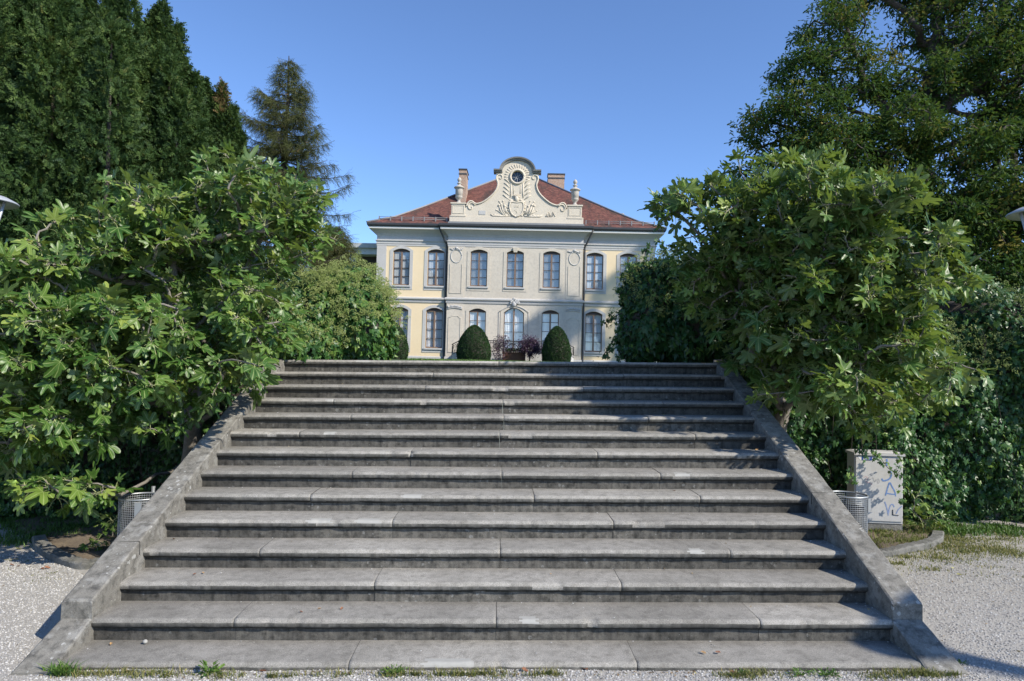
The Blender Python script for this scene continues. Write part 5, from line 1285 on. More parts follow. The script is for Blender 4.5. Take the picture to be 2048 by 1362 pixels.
# ---- broad trees on the right
def broad(label, blobs, limbs, nclump, per, base, smin=.10, smax=.17, tone=.45, spread=.36, name='oak_tree', yel=.14):
    t = thing(name, label, 'tree', tuple(base)); base = np.array(base, float); ells = blobs
    P, D = sample_ell(ells, nclump, .35); mb, dirs = grow(limbs, P, .012, .26, 2.3, .10, .25, .25)
    n = nclump*per; k = np.repeat(np.arange(nclump), per); d0 = dirs[k]; off = nrm(rng.normal(size=(n, 3)))*(rng.random(n)**.6*spread)[:, None]*np.array([1, 1, .75]); Q = P[k]+off
    ct = rng.normal(size=nclump)*.14; yl = (rng.random(nclump) < yel)*.38; va = np.clip(tone+.06+ct[k]+yl[k]+rng.normal(size=n)*.14, 0, 1)
    ax = nrm(off*1.2/spread+rng.normal(size=(n, 3))*.6+np.array([0, 0, -.25])); Z = nrm(UPV*.9+rng.normal(size=(n, 3))*.55+SUNV*.2)
    V, T, a = scatter(OAKT, Q, frames(ax, Z), rng.uniform(smin, smax, n), rng.integers(0, len(OAKT), n), va); np_mesh('foliage', V, T, M['oak'], t, a, False, None, local=base)
    mb.v = [(x-base[0], y-base[1], z-base[2]) for x, y, z in mb.v]; mb.build('trunk', M['darkbark'], t)
B = ell_px([(1535, 245, 17, 55, 42), (1600, 150, 17.5, 55, 45), (1660, 60, 17.5, 62, 55), (1610, 240, 16.5, 75, 60), (1700, 160, 17, 80, 70), (1720, -20, 18, 60, 60), (1560, 330, 16.5, 70, 50), (1680, 300, 16, 90, 70),
            (1860, 60, 17.5, 75, 60), (1850, 170, 16.5, 90, 60), (1960, 120, 16.5, 90, 80), (2050, 60, 16.5, 80, 70), (1800, 260, 15.8, 90, 60), (1930, 290, 15.5, 90, 60), (2030, 240, 16, 80, 80), (1900, -60, 18, 110, 60), (1980, 390, 15.5, 110, 60),
            (1780, 370, 16, 90, 60), (1880, 450, 15.5, 100, 60), (2080, 430, 15.5, 100, 80), (1640, 400, 17, 110, 50), (2000, 530, 15.5, 110, 50), (2120, 200, 16, 100, 150), (1930, 600, 16, 90, 45), (1480, 330, 18, 30, 18), (1850, -40, 17.5, 70, 40), (1960, -20, 17, 80, 60), (2120, 560, 16, 90, 90)], 1.35)
q0 = at(1850, 560, 16.5); q0[2] = 1.9
limbsO = [[q0, at(1845, 430, 16.5), at(1840, 330, 16.6), at(1850, 240, 16.6), at(1870, 120, 17), at(1880, -40, 17.5)],
          [at(1840, 330, 16.6), at(1780, 250, 16.8), at(1720, 140, 17), at(1680, 30, 17.5)],
          [at(1845, 430, 16.5), at(1740, 370, 16.7), at(1640, 300, 16.8), at(1560, 250, 17)],
          [at(1850, 240, 16.6), at(1950, 170, 16.4), at(2060, 100, 16.5)],
          [at(1845, 430, 16.5), at(1940, 380, 16.0), at(2050, 330, 16)],
          [at(1780, 250, 16.8), at(1700, 220, 17), at(1610, 170, 17.3)]]
broad('big dark green oak with yellowing sprays filling the upper right corner', B, limbsO, 2300, 48, q0, .09, .15, .47, .29)
B2 = ell_px([(1800, 560, 22, 150, 60), (1960, 640, 21, 140, 60), (1680, 500, 24, 120, 60), (2100, 600, 20, 120, 80), (1620, 560, 22, 110, 60), (1760, 420, 24, 120, 80), (1940, 480, 22, 120, 90)], 1.6)
q1 = at(1800, 700, 22); q1[2] = 2.0
broad('shadowy green tree behind the foot of the big oak', B2, [[q1, at(1800, 620, 22), at(1790, 540, 22.5)], [at(1800, 620, 22), at(1950, 560, 21.5)], [at(1800, 620, 22), at(1680, 530, 23)]], 520, 60, q1, .14, .24, .3, .5, 'lime_tree', .03)
# a tall tree farther back on the right: its high crown is above the frame and dapples the manor's front
hits = [(2.8, 5.3, 1.2), (4.2, 4.6, 1.1), (5, 5.9, .9), (6.4, 5.4, 1.1), (8.5, 6.0, 1.4), (7.6, 8.4, .8), (7.9, 7.3, .8), (9.2, 9.4, 1.0), (1.5, 3.9, .8), (4.5, 7.4, .5), (6.2, 3.6, .8), (9, 4, 1.5), (3.2, 3.2, .9), (11, 7, 2.2), (12, 10, 2.2), (11.5, 4, 2.0)]
B3 = [(np.array([x+1.05*18, 46-.77*18, z+18.]), np.array([r, 1.3, r])*.9, r*r) for x, z, r in hits]
broad('tall tree behind the oak at the right edge, its crown above the frame', B3, [[(24.5, 32, 2.2), (24.4, 32.1, 10.), (24.6, 32, 18), (25.2, 32, 22)], [(24.5, 32, 14.), (22.6, 32, 21)], [(24.5, 32, 16.), (28.5, 32, 25)]], 420, 55, (24.5, 32, 2.2), .14, .22, .4, .42, 'lime_tree', .02)
# ================================================================== street furniture
M['galv'] = plain('galvanised_wire', (.40, .42, .43), .42, .15, 9, Metallic=.6)
M['lampgrey'] = plain('lamp_grey', (.42, .44, .47), .45, .06, 4, Metallic=.2)
M['lampwhite'] = plain('lamp_white', (.70, .70, .68), .5, .04, 4)
def lamp_post():
    t = thing('lamp_post', 'x', 'street lamp', (0, 0, 0), group='lamp posts with flat dish heads along the forecourt')
    MB().lathe([(.09, 0), (.09, .9), (.055, .95), (.05, 3.35)], 0, 0, 16).build('pole', M['lampgrey'], t)
    MB().lathe([(.055, 0), (.085, .05), (.11, .34), (.02, .36)], 0, 0, 20, 0, 3.28).build('lamp_body', M['lampwhite'], t)
    MB().lathe([(.02, .02), (.25, .0), (.365, -.035), (.37, -.02), (.355, -.005), (.26, .045), (.03, .075)], 0, 0, 40, 0, 3.98).build('dish', M['lampgrey'], t)
    MB().lathe([(.02, -.02), (.20, -.03), (.21, -.012), (.03, .0)], 0, 0, 28, 0, 3.96).build('reflector', M['lampwhite'], t)
    for k in range(3):
        a = 2*math.pi*k/3+R(0); c_, s2 = math.cos(a), math.sin(a); mb = MB()
        mb.tube([(.055*c_, .055*s2, 3.05), (.14*c_, .14*s2, 3.5), (.27*c_, .27*s2, 3.965)], [.022, .018, .016], 6); mb.build('strut', M['lampgrey'], t)
    return t
pl = at(-24, 445, 8.9); lp = lamp_post(); lp.location = (pl[0], 8.2, GZ+KX*pl[0]-.04)
lp['label'] = 'grey lamp post whose dish head shows at the left edge before the dark yew'
pr_ = at(2075, 470, 8.2)
def place_lamp(px_edge, sg, Y, label, first=None):
    pass
zl = 4.0
# the dish rims are seen at x 40 and 2012 on the photograph: put the poles accordingly
xl = at(40, 405, 8.2)[0]-.45; lp.location = (xl, 8.2, at(0, 402, 8.2)[2]-3.97)
xr = at(2012, 425, 8.2)[0]+.45; dup(lp, (xr, 8.2, at(2048, 424, 8.2)[2]-3.97), R(180), 'grey lamp post whose dish head shows at the right edge before the oak')
dup(lp, (6.97, 1.72, GZ+.11), 0, 'grey lamp post on the right of the forecourt whose shadow crosses the gravel')

def wire_bin(label, x, y, z, r, h, rz, first=None):
    if first is not None: return dup(first, (x, y, z), rz, label)
    t = thing('wire_basket', label, 'litter bin', (x, y, z), rz, 'wire mesh litter baskets beside the stair')
    mb = MB(); nv = 56
    for k in range(nv):
        a = 2*math.pi*k/nv; mb.tube([(r*math.cos(a), r*math.sin(a), .03), (r*1.03*math.cos(a), r*1.03*math.sin(a), h)], .0022, 4, cap=False)
    for i in range(int(h/.021)):
        z_ = .03+.021*i; q = r*(1+.03*z_/h); mb.tube([(q*math.cos(a), q*math.sin(a), z_) for a in np.linspace(0, 2*math.pi, 29)], .0022, 4, cap=False)
    mb.build('mesh_body', M['galv'], t)
    mb = MB()
    for z_, rr in ((h, .009), (.03, .008)): mb.tube([(r*1.035*math.cos(a), r*1.035*math.sin(a), z_) for a in np.linspace(0, 2*math.pi, 33)], rr, 6, cap=False)
    mb.build('rim', M['galv'], t)
    MB().lathe([(r*.9, .04), (r*.9, .06), (.01, .062)], 0, 0, 20).build('floor_plate', M['galv'], t)
    mb = MB(); mb.box(r*.2, r*.55, -r*1.045, -r*1.03, h-.16, h-.02); mb.tube([(0, r+.04, -.35), (0, r+.04, h+.06)], .02, 8); mb.box(-.04, .04, r*.98, r+.03, h-.12, h-.06)
    mb.build('mounting_post', M['galv'], t)
    # dark liner
    mb = MB(); mb.lathe([(r*.80, .07), (r*.86, h*.8)], 0, 0, 20)
    mb.f.pop(); mb.m.pop(); mb.sm.pop(); mb.build('liner', plain('dark_bin_liner', (.03, .03, .033), .4, .2, 10, .004), t)
    return t
pb = at(243, 992, 6.7); rb = .185
bL = wire_bin('wire mesh litter basket left of the stair, half hidden by the left side wall', pb[0]+rb*1.04, 6.7, pb[2]-.60, rb, .60, 0)
pb2 = at(1731, 984, 7.15); wire_bin('', pb2[0]-rb*1.04, 7.15, pb2[2]-.63, rb, .6, R(40), bL)['label'] = 'wire mesh litter basket right of the stair, in front of the grey cabinet'

# utility cabinet
cabm = stone('cabinet_paint', (.43, .42, .395), (.48, .47, .445), (.30, .29, .26), .25, sc=.9, bump=.001, grain=.06, streak=.18, rough=.6)
cbl, cbr, cbt = at(1708, 1045, 8.05), at(1809, 1045, 7.95), at(1757, 905, 8.0)
ct = thing('utility_cabinet', 'scratched grey metal utility cabinet with blue graffiti standing against the ivy', 'cabinet', (float(cbl[0]), 8.05, float(cbl[2])), R(-6))
cw = float(np.hypot(*(cbr-cbl)[:2])); chh = float(cbt[2]-cbl[2])
mb = MB(); mb.box(0, cw, 0, .22, .0, chh-.037); mb.build('body', cabm, ct, .008)
mb = MB(); mb.box(.012, cw-.012, -.012, -.001, .03, chh-.06); mb.build('door', cabm, ct, .004)
mb = MB(); mb.box(-.012, cw+.012, -.03, .24, chh-.036, chh-.010); mb.add([(-.012, -.03, chh-.008), (cw+.012, -.03, chh-.008), (cw+.012, .24, chh-.008), (-.012, .24, chh-.008), (.03, .02, chh+.008), (cw-.03, .02, chh+.008), (cw-.03, .2, chh+.008), (.03, .2, chh+.008)], [(0, 1, 5, 4), (1, 2, 6, 5), (2, 3, 7, 6), (3, 0, 4, 7), (4, 5, 6, 7)]); mb.build('lid', cabm, ct)
MB().box(.0, cw+.0, .01, .22, -.14, -.003).build('plinth', M['rubble'], ct)
sx, sz = cw/101., chh/140.   # cabinet photo pixels -> metres
def cp(px, py, y=-.0145): return (min(cw-.015, max(.01, (px-1708)*sx)), y, chh-(py-905)*sz)
MB().add([cp(1714, 914, -.0135), cp(1720, 922, -.0135), cp(1724, 921, -.0135), cp(1722, 913, -.0135)], [(3, 2, 1, 0)]).build('sticker', M['lampwhite'], ct)
x0, _, z1 = cp(1722.5, 914); x1, _, z0 = cp(1743.5, 921); plq = MB().box(x0, x1, -.0165, -.0122, z0, z1).build('number_plate', plain('blue_enamel', (.015, .05, .26), .3, .1, 9), ct)
fc = bpy.data.curves.new('plate_lettering', 'FONT'); fc.body = 'BRC4'; fc.align_x = 'CENTER'; fc.align_y = 'CENTER'; fc.size = (z1-z0)*.62; fc.extrude = .0006; fc.materials.append(M['lampwhite'])
fo = bpy.data.objects.new('plate_lettering', fc); C.objects.link(fo); bpy.context.view_layer.update(); me_ = bpy.data.meshes.new_from_object(fo.evaluated_get(bpy.context.evaluated_depsgraph_get())); bpy.data.objects.remove(fo); fo = bpy.data.objects.new('plate_lettering', me_); C.objects.link(fo); fo.parent = plq; fo.location = ((x0+x1)/2, -.0175, z0+(z1-z0)*.38); fo.rotation_euler = (R(90), 0, 0)
mb = MB()
for i in range(9): 
    if i != 3: xx = x0+(x1-x0)*(.24+.065*i); mb.box(xx, xx+(x1-x0)*.045, -.0172, -.0166, z1-(z1-z0)*.26, z1-(z1-z0)*.14)
for f_ in (.12, .86): mb.box(x0+(x1-x0)*f_, x0+(x1-x0)*(f_+.03), -.0172, -.0166, z0+(z1-z0)*.42, z0+(z1-z0)*.56)
mb.build('plate_small_text', M['lampwhite'], plq)
blue = plain('blue_spray_paint', (.12, .21, .42), .6, .35, 30); paleb = plain('faded_blue_spray', (.20, .26, .42), .7, .3, 30); pink = plain('faded_pink_marker', (.48, .27, .27), .7, .15, 40); greym = plain('grey_marker', (.22, .21, .21), .7, .1, 40)
def ribbon(pts, wid, mat, name='graffiti'):
    mb = MB(); P = smooth([(x, z) for x, z in pts], 5) if len(pts) > 2 else pts; V = []; n = len(P)
    for i in range(n):
        a, b = P[max(0, i-1)], P[min(n-1, i+1)]; L = math.hypot(b[0]-a[0], b[1]-a[1]) or 1; nx, nz = -(b[1]-a[1])/L, (b[0]-a[0])/L; ww = wid*(.75+.4*abs(math.sin(i*.9)))
        for s_ in (-1, 1):
            q = cp(P[i][0]+nx*ww*s_, P[i][1]+nz*ww*s_, -.0136-.00012*(len(ct.children) % 9)); V.append(q)
    mb.add(V, [(2*i, 2*i+1, 2*i+3, 2*i+2) for i in range(n-1)]); return mb.build(name, mat, ct)
ribbon([(1774, 917), (1775, 924), (1774, 931)], 1.6, blue)
ribbon([(1764, 956), (1767, 960), (1774, 959), (1781, 955), (1784, 948), (1782, 941)], 1.5, blue)
ribbon([(1780, 963), (1777, 972), (1774, 982), (1772, 989)], 1.3, blue)
ribbon([(1781, 963), (1786, 972), (1791, 981), (1793, 990)], 1.3, blue)
ribbon([(1775, 984.5), (1781, 985.5), (1787, 986), (1793, 986)], 1.1, blue)
ribbon([(1770, 1001), (1773, 1008), (1776, 1018), (1778, 1028)], 1.2, paleb)
ribbon([(1778, 1024), (1780, 1014), (1783, 1007), (1787, 1006), (1790, 1011)], 1.1, paleb)
ribbon([(1794, 1024), (1798, 1016), (1804, 1010), (1807, 1008)], 1.0, paleb)
ribbon([(1729, 963), (1735, 964.5), (1740, 966), (1744, 969)], .5, pink)
ribbon([(1727, 956), (1731, 953), (1735, 957), (1731, 960)], .35, pink)
ribbon([(1737, 951), (1740, 948), (1742, 951), (1739, 953), (1737, 956), (1740, 959), (1742, 957)], .3, greym)
ribbon([(1745, 954), (1748, 961), (1750, 963), (1752, 958)], .35, greym)
ribbon([(1754, 959), (1756, 966), (1759, 963), (1757, 957), (1754, 959)], .3, greym)
mb = MB(); 
for a, b in (((1787, 1016), (1787, 1026)), ((1787, 1026), (1799, 1027))):
    (xa, _, za), (xb, _, zb_) = cp(*a), cp(*b); mb.tube([(xa, -.016, za), (xb, -.016, zb_)], .0035, 5)
mb.build('hinge_bracket', M['iron'], ct)
# ivy strands over the cabinet
st = thing('ivy_strand', 'loose ivy strands hanging across the right side of the utility cabinet', 'ivy', (0, 0, 0)); Pt = []; mb = MB()
for L in ([(1745, 900), (1760, 915), (1775, 935), (1790, 945), (1806, 955)], [(1790, 898), (1800, 915), (1808, 935), (1815, 960)], [(1720, 893), (1728, 903), (1738, 908)], [(1700, 940), (1700, 955), (1702, 960)], [(1812, 950), (1806, 985), (1812, 1005)]):
    L = smooth3([at(x, y, 7.80) for x, y in L], 5); mb.tube([tuple(p) for p in L], .003, 4, cap=False)
    for p in L[::1]:
        for _ in range(2): Pt.append(p+rng.normal(size=3)*np.array([.035, .03, .035]))
Pt = np.array(Pt); m = len(Pt); V, T, a = scatter(IVYT, Pt, frames(nrm(np.array([0, 0, -1.])+rng.normal(size=(m, 3))*.5), nrm(rng.normal(size=(m, 3))*.5+np.array([.3, -1, .4]))), rng.uniform(.05, .085, m), rng.integers(0, 6, m), rng.uniform(.4, 1., m))
np_mesh('foliage', V, T, M['ivy'], st, a); mb.build('stem', M['darkbark'], st)

# ================================================================== ground details
# edging stones of the planting beds and their soil
def edging(label, pts, wid):
    P = [gpt(*p) for p in pts]; P = smooth3(P, 7); mb = MB(); t = thing('stone_edging', label, 'edging', tuple(P[0])); base = P[0]; n = len(P); V = []
    for i in range(n):
        a, b = P[max(0, i-1)], P[min(n-1, i+1)]; d = nrm((b-a)*np.array([1, 1, 0])); s_ = np.array([-d[1], d[0], 0]); jit = .006*math.sin(i*2.3)
        for (u, h) in ((-1, -.06), (-1, .05), (-.85, .062), (.85, .066), (1, .05), (1, -.06)): V.append(tuple(P[i]-base+s_*wid*.5*u+UPV*(h+jit)))
    mb.add(V, [(i*6+k, i*6+k+1, (i+1)*6+k+1, (i+1)*6+k) for i in range(n-1) for k in range(5) ]+[(0, 1, 2, 3, 4, 5), tuple((n-1)*6+k for k in (5, 4, 3, 2, 1, 0))]); mb.build('kerb_stone', M['rubble'], t)
edging('curved low stone kerb of the bed left of the stair', [(78, 1082), (84, 1096), (105, 1112), (140, 1128), (172, 1136), (205, 1130)], .13)
edging('low curved kerb of mossy stone on the right, in front of the cabinet', [(1876, 1072), (1872, 1084), (1850, 1094), (1815, 1101), (1780, 1110), (1755, 1112)], .12)
def patch(name, outline, mat, h, kind='structure'):
    P = [gpt(*p)+UPV*h for p in outline]; c_ = sum(P)/len(P); rings = 14; V = []; n = 72; Fc = []
    loop = smooth3(P+[P[0]], max(2, 72//len(P))); n = len(loop)-1
    for r_ in range(rings+1):
        f = r_/rings
        for i in range(n):
            q = c_+(loop[i]-c_)*f; V.append((q[0], q[1], q[2]+.012*mnoise.noise(Vector((q[0]*4, q[1]*4, 1)))+.004-(.02 if r_ == rings else 0)))
    for r_ in range(rings):
        for i in range(n): a, b = r_*n+i, r_*n+(i+1) % n; Fc.append((a, b, b+n, a+n))
    me = bpy.data.meshes.new(name); me.from_pydata(V, [], Fc); me.materials.append(mat); me.polygons.foreach_set('use_smooth', [True]*len(Fc)); me.update()
    o = bpy.data.objects.new(name, me); C.objects.link(o); tag(o, kind=kind); return o
patch('soil_bed', [(84, 1084), (95, 1098), (140, 1118), (175, 1126), (215, 1118), (300, 1060), (340, 1030), (200, 1020), (60, 1025), (20, 1050)], M['soil'], .03)
patch('soil_bed', [(1872, 1075), (1868, 1086), (1820, 1098), (1775, 1106), (1745, 1085), (1715, 1060), (1760, 1045), (1830, 1050)], M['soil'], .025)

def pts_on_ground(poly, n, zoff=0):
    """random points of the forecourt inside a photo outline"""
    poly = np.array([gpt(*p)[:2] for p in poly]); lo, hi = poly.min(0), poly.max(0); out = []
    while len(out) < n:
        q = rng.uniform(lo, hi, (n*2, 2)); ins = np.zeros(len(q), bool); j = len(poly)-1
        for i in range(len(poly)):
            xi, yi = poly[i]; xj, yj = poly[j]; c_ = ((yi > q[:, 1]) != (yj > q[:, 1])) & (q[:, 0] < (xj-xi)*(q[:, 1]-yi)/(yj-yi+1e-12)+xi); ins ^= c_; j = i
        out += list(q[ins])
    q = np.array(out[:n]); return np.stack([q[:, 0], q[:, 1], gz(q[:, 0], q[:, 1])+zoff], -1)
# pebbles lying on the forecourt
regs = [([(-60, 1362), (-60, 1110), (75, 1100), (170, 1150), (118, 1210), (45, 1330), (100, 1400)], 9000), ([(60, 1400), (60, 1334), (1920, 1338), (1950, 1400)], 16000), ([(1925, 1400), (1915, 1330), (1855, 1235), (1800, 1160), (1830, 1120), (2100, 1110), (2100, 1400)], 9000)]
P = np.concatenate([pts_on_ground(r_, n) for r_, n in regs]); n = len(P)
def peb(seed):
    r = np.random.default_rng(seed); V = nrm(np.concatenate([OCTV, np.array([(a, b, c) for a in (-1, 1) for b in (-1, 1) for c in (-1, 1)], float)])); V *= r.uniform(.7, 1.1, (14, 1)); V *= np.array([1, .8, .55])
    T = []
    for ax in range(3):
        for sg in (0, 1):
            f = ax*2+sg; cor = [6+i for i in range(8) if ((i >> (2-ax)) & 1) == (1-sg)]; cor = sorted(cor, key=lambda i: math.atan2(V[i][(ax+2) % 3], V[i][(ax+1) % 3]))
            for i in range(4): T.append((f, cor[i], cor[(i+1) % 4]) if sg == 0 else (f, cor[(i+1) % 4], cor[i]))
    return V, np.array(T), np.zeros(14)
PEB = [peb(i) for i in range(5)]
pebm = NT('pebbles'); at_ = pebm.n('ShaderNodeAttribute', attribute_name='var'); pebm.done(pebm.bsdf(pebm.ramp(at_.outputs['Fac'], [(0, (.22, .21, .195)), (.4, (.35, .34, .32)), (1, (.55, .54, .515))]), .9))
V, T, a = scatter(PEB, P+UPV*.002, frames(nrm(rng.normal(size=(n, 3))*np.array([1, 1, .1])), nrm(UPV+rng.normal(size=(n, 3))*.25)), .003+.0075*rng.random(n)**2.2, rng.integers(0, 5, n), rng.random(n))
o = np_mesh('gravel_pebbles', V, T, pebm.m, None, a); tag(o, 'loose pale pebbles lying over the gravel forecourt', 'gravel', kind='stuff')
# grit on the treads
P = []
for n_ in range(1, 12):
    m = int(60/(1+.25*n_)); x = rng.uniform(-W2, W2, m); y = D0+(n_-2)*T_+T_*np.clip(1-rng.exponential(.35, m), .05, .97); P.append(np.stack([x, y, (n_-1)*RI+kz(x)+.002], -1))
    m = 16; x = W2-rng.exponential(.08, m)*rng.choice([1, 1], m); y = D0+(n_-2)*T_+T_*rng.uniform(.3, .97, m); P.append(np.stack([np.clip(x, 0, W2-.01), y, (n_-1)*RI+kz(x)+.002], -1))
P = np.concatenate(P); n = len(P); V, T, a = scatter(PEB, P, frames(nrm(rng.normal(size=(n, 3))*np.array([1, 1, .1])), nrm(UPV+rng.normal(size=(n, 3))*.2)), .0025+.006*rng.random(n)**2, rng.integers(0, 5, n), rng.random(n))
o = np_mesh('stair_grit', V, T, pebm.m, None, a); tag(o, 'small stones and grit scattered on the stair treads', 'grit', kind='stuff')
q = at(291, 1273, 4.68); o = MB().blob((0, 0, 0), .016, 0, 10, (1, .9, .85), .08).build('stone', M['patch']); o.location = (q[0], 4.68, .016+KX*q[0]); tag(o, 'round whitish pebble lying on the lowest tread at the left', 'stone')

# grass and weeds
def tufts(label, name, centers, per, spread, hmin, hmax, mat, varb, wid=.0035, dz=0.):
    P = np.concatenate([c_+rng.normal(size=(int(per*rng.uniform(.15, 1.6)), 3))*np.array([spread, spread*.55, 0])*rng.uniform(.5, 1.7) for c_ in centers]); P = P[(P[:, 1] < 4.365) | (np.abs(P[:, 0]) > W2+.3)]; P[:, 2] = gz(P[:, 0], P[:, 1])+dz
    V, T, a = blades(P, hmin, hmax, wid, 1.4, varb); o = np_mesh(name, V, T, mat, None, a); tag(o, label, 'grass', kind='stuff'); return o
line = lambda pxs: [np.array([(px-1000+12)/FPX*4.36, 4.335-abs(rng.normal())*.025, 0.]) for px in pxs]
tufts('dry yellow green grass growing along the foot of the stair', 'dry_grass', line(list(np.linspace(180, 340, 13))+list(np.linspace(360, 500, 9))+list(np.linspace(560, 700, 6))+list(np.linspace(770, 1010, 16))+list(np.linspace(1060, 1110, 4))+list(np.linspace(1435, 1560, 9))+list(np.linspace(1720, 1890, 16))), 60, .035, .008, .045, M['drygrass'], .42, .0028)
G = [gpt(x, y) for x, y in zip(rng.uniform(1740, 2060, 80), rng.uniform(1068, 1096, 80))]+[gpt(x, 1095+abs(rng.normal())*22) for x in rng.uniform(1780, 2060, 60)]
tufts('sunlit yellowish grass fringe along the ivy wall and the gravel on the right', 'wall_foot_grass', G, 75, .13, .006, .035, M['drygrass'], .5, .004)
G = [gpt(x, y) for x, y in zip(rng.uniform(1725, 2050, 60), rng.uniform(1052, 1072, 60))]
G2 = [gpt(x, y) for x, y in zip(rng.uniform(1725, 1870, 45), rng.uniform(1048, 1100, 45))]
tufts('thin grass and weeds on the bare bed beside the cabinet', 'bed_grass', G2, 60, .09, .012, .055, M['drygrass'], .3, .004, .03)
tufts('green ground cover at the foot of the ivy on the right', 'green_ground_cover', G, 60, .12, .015, .07, M['weed'], .2, .007)
G = [gpt(x, y) for x, y in zip(rng.uniform(0, 330, 90), rng.uniform(1035, 1078, 90))]+[gpt(x, y) for x, y in ((230, 1060), (240, 1075), (250, 1050), (30, 1085), (50, 1080), (20, 1090))]
tufts('weedy grass in the shade left of the stair', 'shade_grass', G, 70, .09, .02, .09, M['weed'], .35, .006)
def weed(label, px, py, n, s_, spr, h, grassy=False, mat='weed'):
    b = gpt(px, py); b = (np.array([(px-1000+12)/FPX*4.33, 4.325, 0.]) if px < 1900 else b); b[2] = gz(b[0], b[1]); t = thing('weed', label, 'weed', tuple(b))
    if grassy: P = rng.normal(size=(n, 3))*np.array([spr*.35, spr*.12, 0]); V, T, a = blades(P, h*.5, h, .0045, 1.7, .45)
    else:
        a_ = rng.uniform(0, 6.28, n); e = rng.uniform(.1, 1.1, n); d = np.stack([np.cos(a_)*np.cos(e), np.sin(a_)*np.cos(e), np.sin(e)], -1); P = d*rng.uniform(0, spr, (n, 1))*np.array([1, .6, h/spr])
        V, T, a = scatter([simple_leaf(.26), lobed_leaf(3)], P, frames(d, nrm(UPV+rng.normal(size=(n, 3))*.4)), rng.uniform(.6, 1.2, n)*s_, rng.integers(0, 2, n), np.clip(.5+rng.normal(size=n)*.2, 0, 1))
    np_mesh('leaves', V, T, M[mat], t, a)
weed('spiky green grass tuft at the left foot of the stair', 148, 1334, 130, .05, .12, .085, True)
weed('leafy bright green weed below the lowest step, left of centre', 433, 1334, 42, .050, .05, .07)
weed('low ferny green weed before the lowest step near the middle', 792, 1340, 150, .022, .085, .05)
weed('spreading clover weed right of the middle at the stair foot', 1640, 1336, 170, .020, .10, .035)
weed('small green weed beside the clover at the stair foot', 1590, 1338, 110, .020, .08, .035)
weed('low green tuft at the stair foot, about three quarters along to the right', 1478, 1336, 90, .02, .06, .03)
weed('tiny green weed on the gravel beside the right ramp', 1925, 1328, 40, .018, .03, .02)
tufts('thin dry grass wisps on the gravel left of the stair', 'gravel_grass', [gpt(x, y) for x, y in ((70, 1165), (95, 1158), (40, 1140), (52, 1122), (55, 1150), (110, 1147), (20, 1120))], 22, .05, .004, .018, M['drygrass'], .3, .003)
# leaf litter and dry bits
n = 700; P = np.concatenate([np.stack([rng.uniform(-2.8, 2.9, n), 4.36-rng.exponential(.035, n), np.zeros(n)], -1), pts_on_ground(regs[0][0], 90), pts_on_ground(regs[2][0], 130), pts_on_ground([(1740, 1120), (1740, 1060), (2050, 1075), (2050, 1140)], 160)[:, :3]]); P = P[P[:, 1] < 8.4]
P[:, 2] = gz(P[:, 0], P[:, 1])+.006; m = len(P); V, T, a = scatter([OAKT[0], simple_leaf(.3)], P, frames(nrm(rng.normal(size=(m, 3))*np.array([1, 1, .2])), nrm(UPV+rng.normal(size=(m, 3))*.5)), .006+.022*rng.random(m)**2.5, rng.integers(0, 2, m), rng.random(m))
litm = NT('leaf_litter'); at2 = litm.n('ShaderNodeAttribute', attribute_name='var'); litm.done(litm.bsdf(litm.ramp(at2.outputs['Fac'], [(0, (.09, .06, .035)), (.5, (.22, .15, .08)), (.85, (.36, .28, .15)), (1, (.30, .30, .10))]), .85))
o = np_mesh('leaf_litter', V, T, litm.m, None, a); tag(o, 'brown leaf crumbs scattered on the gravel and along the stair foot', 'leaf litter', kind='stuff')
P = []
for n_ in range(2, 15):
    m = 9 if n_ < 10 else 26; x = np.where(rng.random(m) < .5, W2-rng.exponential(.25, m), rng.uniform(-W2, W2, m)); x = np.clip(x, -W2+.02, W2-.02); y = D0+(n_-2)*T_+T_*rng.uniform(.5, .97, m); P.append(np.stack([x, y, (n_-1)*RI+kz(x)+.004], -1))
P = np.concatenate(P); m = len(P); V, T, a = scatter([OAKT[0], simple_leaf(.3)], P, frames(nrm(rng.normal(size=(m, 3))*np.array([1, 1, .2])), nrm(UPV+rng.normal(size=(m, 3))*.4)), .008+.022*rng.random(m)**2, rng.integers(0, 2, m), rng.random(m))
o = np_mesh('stair_leaf_litter', V, T, litm.m, None, a); tag(o, 'dry leaf crumbs gathered on the treads, most at the right end', 'leaf litter', kind='stuff')
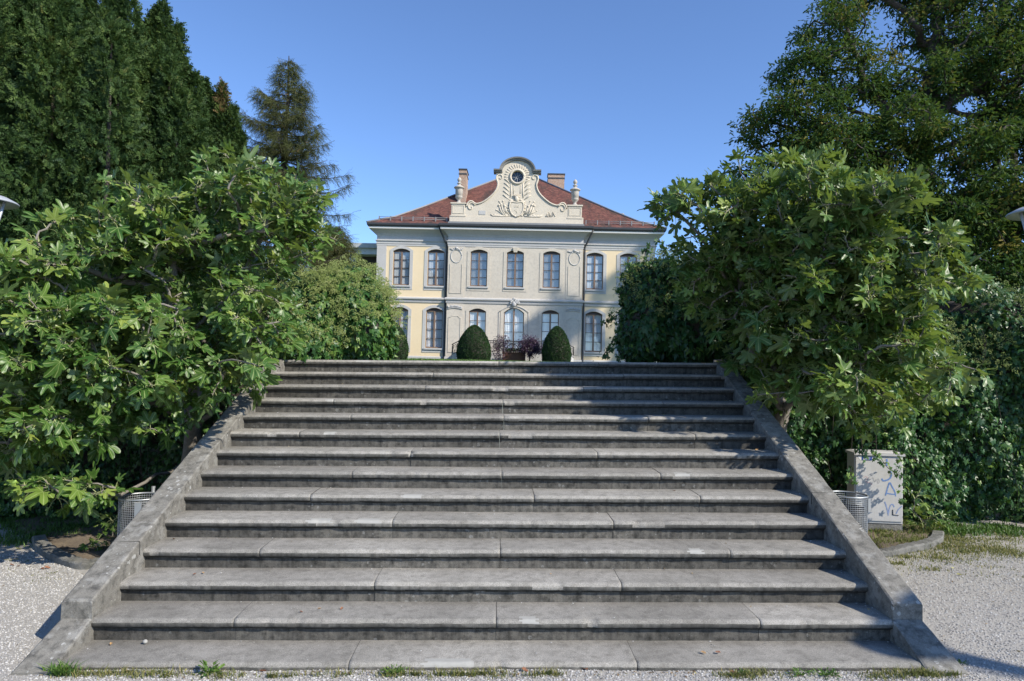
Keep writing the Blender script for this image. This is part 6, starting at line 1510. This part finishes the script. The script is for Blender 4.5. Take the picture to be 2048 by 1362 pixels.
# fallen leaves
lm = [plain('fallen_leaf_rust', (.22, .09, .04), .7, .25, 30), plain('fallen_leaf_tan', (.40, .24, .10), .7, .25, 30), plain('fallen_leaf_yellow', (.42, .40, .10), .7, .2, 30)]
lv = [OAKT[i][0]*np.array([1.5, 1, 1]) for i in range(2)]; lmesh = {}
def leafobj(P, s_, m, rz, label, group):
    key = (m, int(rz*10) % 2)
    if key not in lmesh:
        V, T, _ = OAKT[key[1]]; V = V*np.array([1.5, 1, 1]); V[:, 2] = .16*np.abs(V[:, 0])*4+.22*(V[:, 1]-.5)**2; V = V-np.array([0, .5, 0]); me = bpy.data.meshes.new('fallen_leaf'); me.from_pydata([tuple(v) for v in V], [], [tuple(int(i) for i in t) for t in T]); me.materials.append(lm[m]); me.update(); lmesh[key] = me
    o = bpy.data.objects.new('fallen_leaf', lmesh[key]); C.objects.link(o); o.location = tuple(P); o.scale = (s_, s_, s_); o.rotation_euler = (rng.normal()*.25, rng.normal()*.25, rz); tag(o, label, 'leaf', group)
for i, (px, py, s_) in enumerate([(575, 1338, .06), (525, 1343, .05), (640, 1338, .04), (95, 1137, .06), (85, 1139, .06), (25, 1131, .05), (37, 1133, .04), (1468, 1349, .06), (1280, 1340, .04), (1050, 1345, .05), (1170, 1341, .04), (372, 1335, .05), (410, 1338, .04), (140, 1080, .05), (150, 1050, .06)]):
    p = gpt(px, py); p[2] = gz(p[0], p[1])+.008; leafobj(p, s_, 0, rng.uniform(0, 6), 'rust brown fallen leaf lying on the gravel or bed', 'fallen leaves on the gravel')
for i, (px, n_, fy, s_) in enumerate([(383, 3, .4, .035), (396, 3, .5, .03), (325, 4, .75, .035), (200, 1, .75, .03), (600, 2, .3, .03), (632, 2, .5, .03), (676, 2, .5, .03), (1410, 1, .35, .04), (1440, 1, .35, .04), (1524, 8, .55, .045), (1350, 6, .6, .03), (1100, 3, .5, .02)]):
    x = px2x(px, n_); p = np.array([x, D0+(n_-2)*T_+T_*fy, (n_-1)*RI+KX*x+.008]); leafobj(p, s_, i % 2, rng.uniform(0, 6), 'small dry brown leaf lying on a stair tread', 'dry leaves on the treads')
for px, py, s_ in ((1918, 1152, .05), (38, 1099, .06), (1905, 1139, .03)):
    p = gpt(px, py); p[2] = gz(p[0], p[1])+.01; leafobj(p, s_, 2, rng.uniform(0, 6), 'yellow green fallen leaf lying on the gravel', 'yellow green leaves on the gravel')
